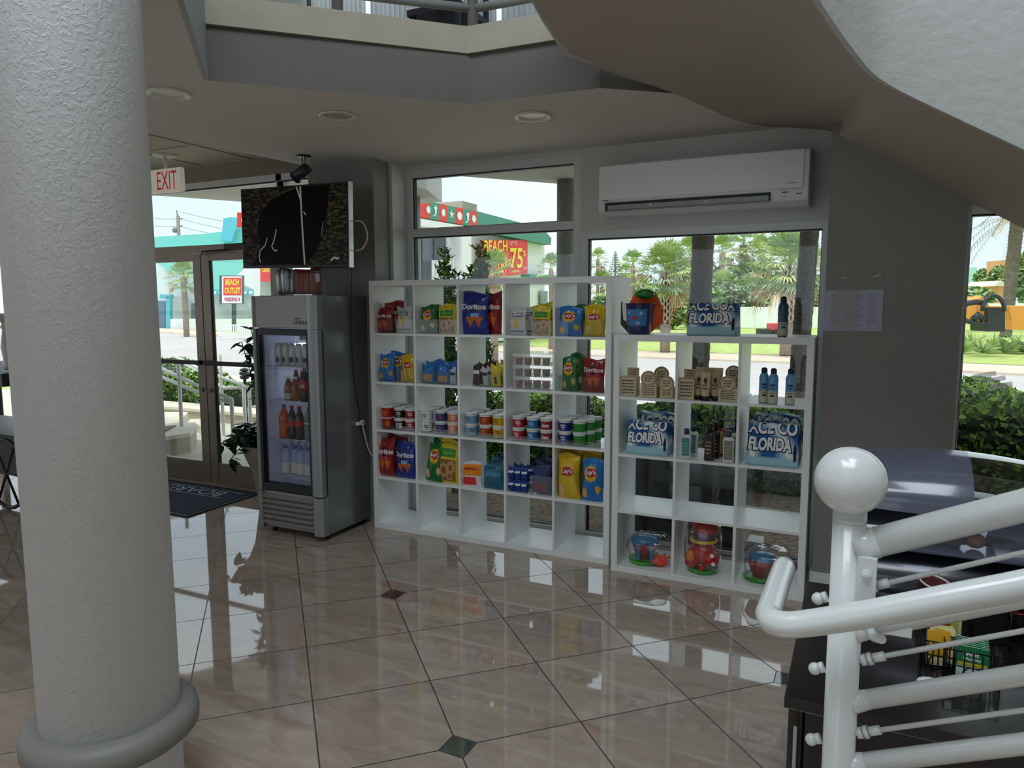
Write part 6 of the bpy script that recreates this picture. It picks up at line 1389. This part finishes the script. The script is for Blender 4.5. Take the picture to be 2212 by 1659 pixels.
# outlet sign on a post
sg=thing('roadside_sign','roadside sign reading BEACH OUTLET PARKING on a dark teal post','sign',(0,0,0)); ZS=44
pp_(rct(474,595,523,656),ZS,.35,mat('sign_case_teal','#2d4a4c',.5),'sign_box',sg); pp_(rct(500.5,656,506.5,716),ZS+.1,.3,mat('sign_case_teal','#2d4a4c'),'post',sg)
fc=pp_(rct(479.5,597,522,655),ZS-.02,.02,STW,'sign_face',sg); pp_(rct(482.5,600,521,638),ZS-.04,.02,mat('banner_red','#e62f33'),'red_panel',fc)
def pt_(m_,s,a,b_,c_,d,Z):
    def fn(u,v): return tuple(athz(a+(c_-a)*(u+.5),d+(b_-d)*(v+.5),Z))
    text_to(m_,s,fn,1,1,bold=.03)
m_=MB(); pt_(m_,'BEACH',487,603,516,616,ZS-.06); pt_(m_,'OUTLET',485,621,519,634,ZS-.06); m_.build('lettering',mat('banner_yellow','#f6e02a'),fc,fix=False)
m_=MB(); pt_(m_,'PARKING',485,642,512,651,ZS-.06); m_.add([tuple(athz(x,y,ZS-.06)) for x,y in ((515,641),(519,646.5),(515,652))],[(0,1,2)]); m_.build('lettering',mat('sign_magenta','#b3206a',.5),fc,fix=False)
# white picket fence
pf=thing('picket_fence','white picket fence by the road under the outlet sign','fence',(0,0,0)); m_=None
pp_(rct(474,701,590,703.5),40,.08,VF,'rail',pf); pp_(rct(474,727,590,730),40,.08,VF,'rail',pf)
for k in range(29): pp_(rct(475+4*k,703,476.6+4*k,728),40,.05,VF,'picket',pf)
pp_(rct(472,700,475,734),40,.1,VF,'end_post',pf)
# second pale building with red signs right of the doors
sb=thing('sign_building','white building edge with red and yellow shop signs beside the fridge top','building',(0,0,0))
pp_([(515,592),(545,560),(595,560),(595,715),(552,715),(548,625),(500,605)],50,3,mat('shop_low_wall','#e9eef0'),'wall',sb)
o=pp_(rct(562,570,590,608),48,.15,mat('banner_red','#e62f33'),'red_sign',sb); m_=MB(); pt_(m_,'CENTER',566,578,589,588,47.9); m_.build('lettering',mat('banner_yellow','#f6e02a'),o,fix=False)
pp_(rct(614,572,668,590),48,.15,mat('banner_red','#e62f33'),'red_sign',sb)
pp_(rct(562,608,592,640),48.5,.15,mat('faded_panel','#9aa69d',.7),'lower_panel',sb); pp_(rct(592,560,600,700),48.5,.2,mat('brown_pilaster','#75695c',.8),'pilaster',sb)
o=pp_(rct(512,459,540,491),56,.15,mat('banner_red','#e62f33'),'round_logo_sign',sb); m_=MB(); m_.add([tuple(athz(530+9*math.cos(k*PI/8),475+10*math.sin(k*PI/8),55.9)) for k in range(16)],[tuple(range(16))]); m_.build('logo_disc',STW,o,fix=False)
# utility pole and wires
up=thing('utility_pole','wooden utility pole with cross arms and wires above the turquoise roof','pole',(0,0,0)); a=athz(386,540,75); b_=athz(384,466,75); WD=mat('pole_wood','#8a8780',.8)
m_=MB(); m_.tube([tuple(a-np.array([0,0,9.2])),tuple(b_)],.17,8); m_.tube([tuple(athz(381,454,75)),tuple(athz(384,468,75))],.06,6); m_.build('pole',WD,up)
m_=MB()
for (x0,y0,x1,y1) in ((383,456,480,478),(388,472,478,494),(390,489,450,503),(335,472,382,473),(335,488,382,489)): m_.tube([tuple(athz(x0,y0,75)),tuple(athz((x0+x1)/2,(y0+y1)/2+1,75)),tuple(athz(x1,y1,75))],.035,4)
m_.build('wires',mat('wire_grey','#9aa3a8',.7),up)
m_=MB(); m_.tube([tuple(athz(384,473,75)),tuple(athz(394,472,75))],.06,6).tube([tuple(athz(384,489,75)),tuple(athz(394,488,75))],.06,6).sphere(tuple(athz(378,497,75)),.3,8); m_.build('cross_arm',WD,up)
# ---- landing, ramp and railings by the doors ----
RW=mat('ramp_rail_white','#e6e8e6',.4); BEI=mat('beige_render','#b3ab95',.85,noise=.08,nscale=6); CAP=mat('pale_coping','#d6d0bf',.85,noise=.06,nscale=6)
def slabpx(pts,z,zb_,mt,nm,par): 
    return MB().prism([tuple(onz(px,py,z)[:2]) for px,py in pts],zb_,z).build(nm,mt,par)
rw=thing('ramp_wall','beige rendered retaining wall beside the outside steps','wall',(0,0,0)); YW=3.0
a=ony(300,872,YW); b_=ony(560,866,YW); MB().box((a[0],YW,-.3),(b_[0]+1.5,YW+.22,a[2]-.04)).build('wall_body',BEI,rw); MB().box((a[0],YW-.03,a[2]-.04),(b_[0]+1.5,YW+.4,a[2]+.0)).build('coping',CAP,rw)
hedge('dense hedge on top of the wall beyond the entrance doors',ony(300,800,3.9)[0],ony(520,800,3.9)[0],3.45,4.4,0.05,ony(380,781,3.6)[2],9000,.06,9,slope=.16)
ps=thing('outside_steps','pale concrete steps climbing to the left outside the entrance doors','steps',(0,0,0))
slabpx([(330,890),(406,890),(385,913),(330,925)],.19,-.02,CAP,'step',ps); slabpx([(300,905),(440,905),(440,925),(424,915),(330,930)],.10,-.02,CAP,'step',ps)
pk=thing('stone_planter','low beige planter block with a stone coping left of the doors','planter',(0,0,0))
slabpx([(320,951),(410,937),(424,924),(421,914),(382,915),(320,935)],.20,-.02,BEI,'body',pk); slabpx([(320,949),(411,935),(426,922),(422,912),(382,913),(320,922)],.24,.20,CAP,'coping',pk); slabpx([(350,921),(381,918),(360,930),(340,933)],.252,.24,MUL,'soil',pk)
def railing2(label,polys,posts,y,r=.021):
    t=thing('ramp_railing',label,'railing',(0,0,0),0,'outdoor railings')
    for p in polys: MB().tube([tuple(ony(px,py,y)) for px,py in p],r,10).build('rail',RW,t)
    for (px,p0,p1) in posts:
        a=ony(px,p0,y); MB().tube([tuple(a),(a[0],y,-.012)],r*1.05,10).build('post',RW,t)
railing2('white sloping handrail outside the doors, nearer pair of rails',[[(330,787),(437,838),(500,862)],[(330,806),(437,852),(500,870)]],[(385,782,0),(500,861,0)],1.55)
railing2('white sloping handrail outside the doors, farther flight',[[(375,768),(437,800),(525,832),(527,836)],[(400,786),(440,806),(472,832),(487,838),(570,836)]],[(526,832,0),(538,838,0),(475,766,0)],2.3)
lm=thing('path_lamp','black garden lamp on a short pole near the outside railings','lamp',(ony(530,850,2.6)[0],2.6,-.012)); zz=ony(530,817,2.6)[2]+.012
MB().cyl((0,0,0),(0,0,zz),.02,n=10).build('pole',BLK,lm); MB().lathe([(.02,zz-.02),(.06,zz),(.06,zz+.03),(.03,zz+.035),(.065,zz+.05),(.065,zz+.08),(.03,zz+.085),(.06,zz+.1),(.05,zz+.12),(0,zz+.14)],18).build('lamp_head',BLK,lm)
# ---- condenser and small things outside the right window ----
cdn=thing('outdoor_condenser','dark green outdoor condenser unit close to the glass behind the lower shelf','condenser',(0,0,0)); x0=ony(1365,985,.9)[0]; x1=ony(1592,985,.9)[0]; zt2=ony(1480,985,.9)[2]
MB().box((x0,.9,-.11),(x1,1.25,zt2)).build('casing',mat('condenser_dark_green','#101a18',.18,coat=.3),cdn,bevel=.01)
m_=MB()
for k in range(14): z=-.05+k*(zt2+.02)/14; m_.box((x1,.93,z),(x1+.012,1.22,z+.018))
m_.box((x1,.90,-.08),(x1+.014,.93,zt2)).box((x1,1.22,-.08),(x1+.014,1.25,zt2)).build('side_grille',mat('condenser_pale','#b9c1bd',.5),cdn)
o=MB().box((0,0,0),(.10,.16,.10)).box((.07,-.005,0),(.10,.0,.10)).build('downspout_block',mat('block_white','#dcdfd8',.6),bevel=.01); q_=onz(1612,1198,-.12); o.location=(q_[0],q_[1],-.12); tag(o,'small white splash block on the mulch beside the condenser','block')
q1=onz(1690,1085,-.11); m_=MB(); pts=[(2.2,.80,-.10),(2.6,.78,-.10),(2.95,.86,-.10),(3.15,1.05,-.10),(3.3,1.5,-.10)]; tag(m_.tube(smoothpts(pts,5),.035,8).build('garden_edging',BLK),'curved black garden edging strip on the mulch by the right window','edging')
o=MB().prism([tuple(onz(px,py,-.117)[:2]) for px,py in ((1560,1085),(1740,1110),(1740,1145),(1560,1118))],-.13,-.114).build('concrete_strip',CON); tag(o,'pale concrete strip crossing the mulch by the right window','path')
# ---- far right window view ----
g=onz(2172,728,GZ); Zd=float((g-CAM)@NH); dp=thing('date_palm','tall date palm with a rough ringed trunk outside the far right window','palm tree',(g[0],g[1],GZ))
hh=athz(2180,470,Zd)[2]-GZ; m_=MB(); trunk_rings(m_,(0,0,0),(.15,0,hh),.30,.34,30,8); m_.build('trunk',mat('date_trunk','#6b625a',.95,noise=.3,nscale=6,bump=1,bscale=12),dp)
m_=MB(); rn=random.Random(3)
for i in range(30):
    az=i*2.4; el=math.radians(rn.uniform(-35,70)); L_=rn.uniform(2.6,3.6); d=Vector((math.cos(el)*math.cos(az),math.cos(el)*math.sin(az),math.sin(el))); p=Vector((.15,0,hh)); prev=p; dr_=d*L_/10
    for k in range(10):
        dr_=dr_+Vector((0,0,-.045)); q_=prev+dr_; s=dr_.cross(Vector((0,0,1))).normalized()
        m_.add([prev-s*.03,prev+s*.03,q_+s*.025,q_-s*.025],[(0,1,2,3)],i%2)
        for sg in (-1,1):
            for e in range(2):
                b0=prev.lerp(q_,e/2); tip=b0+s*sg*.38+dr_*.8+Vector((0,0,-.18)); m_.add([b0,b0+dr_*.12,tip],[(0,1,2)],i%2)
        prev=q_
m_.build('crown',[mat('date_frond_grey','#9a9c88',.8),FT],dp,fix=False)
mg=thing('wood_chipper','orange tracked work machine with a black panel parked beyond the road','machine',(0,0,0)); OY=mat('machine_orange','#e59a3a',.5); MK=mat('machine_black','#20262b',.5)
pp_([(2108,700),(2108,650),(2122,640),(2140,665),(2140,700)],26,1.2,OY,'body',mg); pp_(rct(2134,664,2171,716),25.8,1.0,MK,'rear_panel',mg); pp_([(2180,662),(2260,660),(2260,715),(2186,712),(2186,690)],27,1.5,OY,'cab_side',mg)
m_=MB().tube([tuple(athz(2122+24*(1-math.cos(k*PI/10)),672-34*math.sin(k*PI/10),25.6)) for k in range(11)],.07,8).tube([tuple(athz(x,y,25.7)) for x,y in ((2076,664),(2090,655),(2110,652),(2128,656))],.10,8).tube([tuple(athz(x,y,25.7)) for x,y in ((2074,690),(2100,696),(2130,702))],.09,8).tube([tuple(athz(x,y,25.7)) for x,y in ((2102,690),(2112,680),(2124,690))],.12,8); m_.build('hydraulic_arm',MK,mg)
for i,px in enumerate((2078,2100,2122,2145,2168,2192,2215)):
    g=onz(px,762-(i%2)*8,GZ); m_=MB(); rn=random.Random(i+50)
    for k in range(46):
        a=rn.uniform(0,2*PI); L_=rn.uniform(.5,.95); el=rn.uniform(.3,1.4); d=Vector((math.cos(a)*math.cos(el),math.sin(a)*math.cos(el),math.sin(el))); s=d.cross(Vector((0,0,1))).normalized()*.035; mid=d*L_*.6; tip=d*L_+Vector((0,0,-.25*math.cos(el)*L_)); m_.add([-s,s,mid+s,tip,mid-s],[(0,1,2,3,4)],rn.choice((0,1)))
    o=m_.build('agave_plant',[mat('agave_pale','#9dc08a',.6),F2],None,fix=False); o.location=(g[0],g[1],GZ); tag(o,'spiky pale green strap-leaf plant in the row beyond the road, %s'%['leftmost','second','third','fourth','fifth','sixth','rightmost'][i],'plant','strap-leaf plants by the road')
mb_=thing('mint_building','distant mint green flat-roofed building seen through the far right window','building',(0,0,0)); pp_([(2070,582),(2110,576),(2112,700),(2070,700)],80,6,mat('mint_wall','#a9ddd2',.7),'wall',mb_); pp_(rct(2110,600,2160,628),85,6,mat('pale_blue_wall','#c6d3da',.7),'wall',mb_); pp_(rct(2072,600,2082,616),79.8,.1,mat('far_window','#7fb0b0',.4),'far_window',mb_)
ob=thing('orange_kiosk','small orange building with a pale roof behind the date palm','building',(0,0,0)); pp_(rct(2157,618,2172,668),60,3,mat('kiosk_orange','#e0a27c',.7),'wall',ob); pp_([(2148,618),(2164,606),(2180,618)],59.5,4,mat('kiosk_roof','#d8cbbd',.7),'roof',ob); pp_(rct(2190,560,2240,640),70,4,mat('kiosk_orange','#e0a27c'),'wall',ob)
for i,(a,b_,c_,d,Z,l) in enumerate(((2108,580,2150,620,75,'hazy green tree beside the mint building'),(2130,575,2190,640,65,'hazy tree behind the date palm trunk'),(2070,620,2140,668,50,'pale shrub behind the work machine'),(2190,540,2250,660,50,'tree at the right edge beyond the date palm'))):
    bush(l,a,b_,c_,d,Z,700,seed=i+40,sz=.5,group='trees far right')
wl=thing('white_boundary_wall','low white boundary wall beyond the far right window','wall',(0,0,0)); pp_(rct(2060,655,2300,700),48,.3,VF,'wall_body',wl)
# ---- left edge glimpses ----
ct=thing('wooden_cart','dark cart with a spoked wheel and white turned spindle left of the column','cart',(0,0,0)); YC=-.9
a=onz(8,1010,0); 
def lx(px,py): 
    return ony(px,py,YC)
p=lx(4,905); MB().tube([(p[0]+.28*math.cos(k*PI/12),YC,.30+.28*math.sin(k*PI/12)) for k in range(25)],.016,8).build('wheel_rim',mat('cart_dark','#16181a',.5),ct); m_=MB()
for k in range(6): m_.tube([(p[0],YC,.30),(p[0]+.28*math.cos(k*PI/3),YC,.30+.28*math.sin(k*PI/3))],.01,6)
m_.build('spokes',mat('cart_dark','#16181a'),ct)
q_=lx(14,818); MB().box((q_[0]-1.3,YC-.1,q_[2]-.05),(q_[0]+.12,YC+.7,q_[2]+.05)).box((q_[0]-1.3,YC+.0,.30),(q_[0]+.1,YC+.6,.62)).build('cart_body',mat('cart_green_black','#1c2724',.4),ct)
s_=lx(5,780); z0=lx(5,800)[2]; z1=lx(5,690)[2]; H_=z1-z0; MB().lathe([(.03,z0),(.05,z0+.02),(.035,z0+.05),(.05,z0+H_*.45),(.03,z0+H_*.8),(.045,z0+H_*.85),(.03,z0+H_*.9),(.045,z1)],20,0,(s_[0],YC+.05)).build('white_spindle',FRAME,ct)
MB().box((q_[0]-1.3,YC-.05,z1),(q_[0]+.02,YC+.5,z1+.04)).build('cart_top',FRAME,ct)
for xx in (q_[0]-1.2,q_[0]+.05): MB().box((xx,YC+.3,0),(xx+.05,YC+.35,.35)).build('leg',mat('cart_dark','#16181a'),ct)
# ---- upper floor railing and curtains ----
RD=mat('upper_rail_grey','#8a8c8a',.4)
ur=thing('gallery_railing','grey pipe railing along the edge of the upper gallery','railing',(0,0,0))
def along(P_,Q_,t): return (P_[0]+(Q_[0]-P_[0])*t,P_[1]+(Q_[1]-P_[1])*t)
iA=(.36-.05,-1.70+.05+.02); iB=(1.272,-.735); iC=(2.05,-.70)
pA=along(iA,iB,.47)
for (x,y) in (iB,pA,(.33,-1.66),(1.98,-.70)): MB().cyl((x,y,3.085),(x,y,4.15),.028,n=16).build('post',RD,ur)
for z,r_ in ((3.20,.022),(3.42,.006),(3.62,.006),(3.82,.022),(4.13,.03)):
    m_=MB(); m_.tube([(iA[0],iA[1],z),(iB[0],iB[1],z)],r_,10); m_.tube([(iB[0],iB[1],z),(iC[0],iC[1],z)],r_,10); m_.build('rail',RD,ur)
cv=bpy.data.materials.new('sheer_curtain'); cv.use_nodes=True; t=cv.node_tree; t.nodes.clear(); o_=t.nodes.new('ShaderNodeOutputMaterial'); d1=t.nodes.new('ShaderNodeBsdfDiffuse'); d1.inputs[0].default_value=(.9,.92,.94,1); d2_=t.nodes.new('ShaderNodeBsdfTranslucent'); d2_.inputs[0].default_value=(.95,.96,.98,1); m3=t.nodes.new('ShaderNodeMixShader'); m3.inputs[0].default_value=.8; t.links.new(d1.outputs[0],m3.inputs[1]); t.links.new(d2_.outputs[0],m3.inputs[2]); t.links.new(m3.outputs[0],o_.inputs[0])
def curtain(label,x0,x1,ph):
    n=60; vs=[]
    for i in range(n+1):
        x=x0+(x1-x0)*i/n; y=.36+.025*math.sin(i*1.3+ph)
        vs+= [(x,y,3.12),(x,y+.006,3.12),(x,y+.006,5.25),(x,y,5.25)]
    tag(MB().add(vs,[(i*4+k,i*4+(k+1)%4,(i+1)*4+(k+1)%4,(i+1)*4+k) for i in range(n) for k in range(4)],0,True).build('sheer_curtain',cv),label,'curtain','sheer curtains upstairs')
for i,(a,b_) in enumerate(((-.75,-.25),(-.2,.32),(.36,.86),(.90,1.40),(1.44,2.0))): curtain('white sheer curtain behind the upper railing, %s'%['leftmost','second from left','third from left','fourth from left','rightmost'][i],a,b_,i)
for i,x in enumerate((.62,)):
    c_=thing('gallery_chair','dark chair upstairs behind the gallery railing','chair',(x,.12,3.085),0)
    for (a,b_) in ((-.17,-.17),(.17,-.17),(-.17,.17),(.17,.17)): MB().box((a-.015,b_-.015,0),(a+.015,b_+.015,.44)).build('leg',mat('chair_dark','#22242a',.5),c_)
    MB().box((-.2,-.2,.44),(.2,.2,.48)).build('seat',mat('chair_dark','#22242a'),c_); MB().box((-.2,.17,.48),(-.17,.2,.9)).box((.17,.17,.48),(.2,.2,.9)).box((-.17,.17,.80),(.17,.2,.9)).box((-.17,.17,.66),(.17,.2,.69)).build('backrest',mat('chair_dark','#22242a'),c_)
bpy.context.view_layer.update()
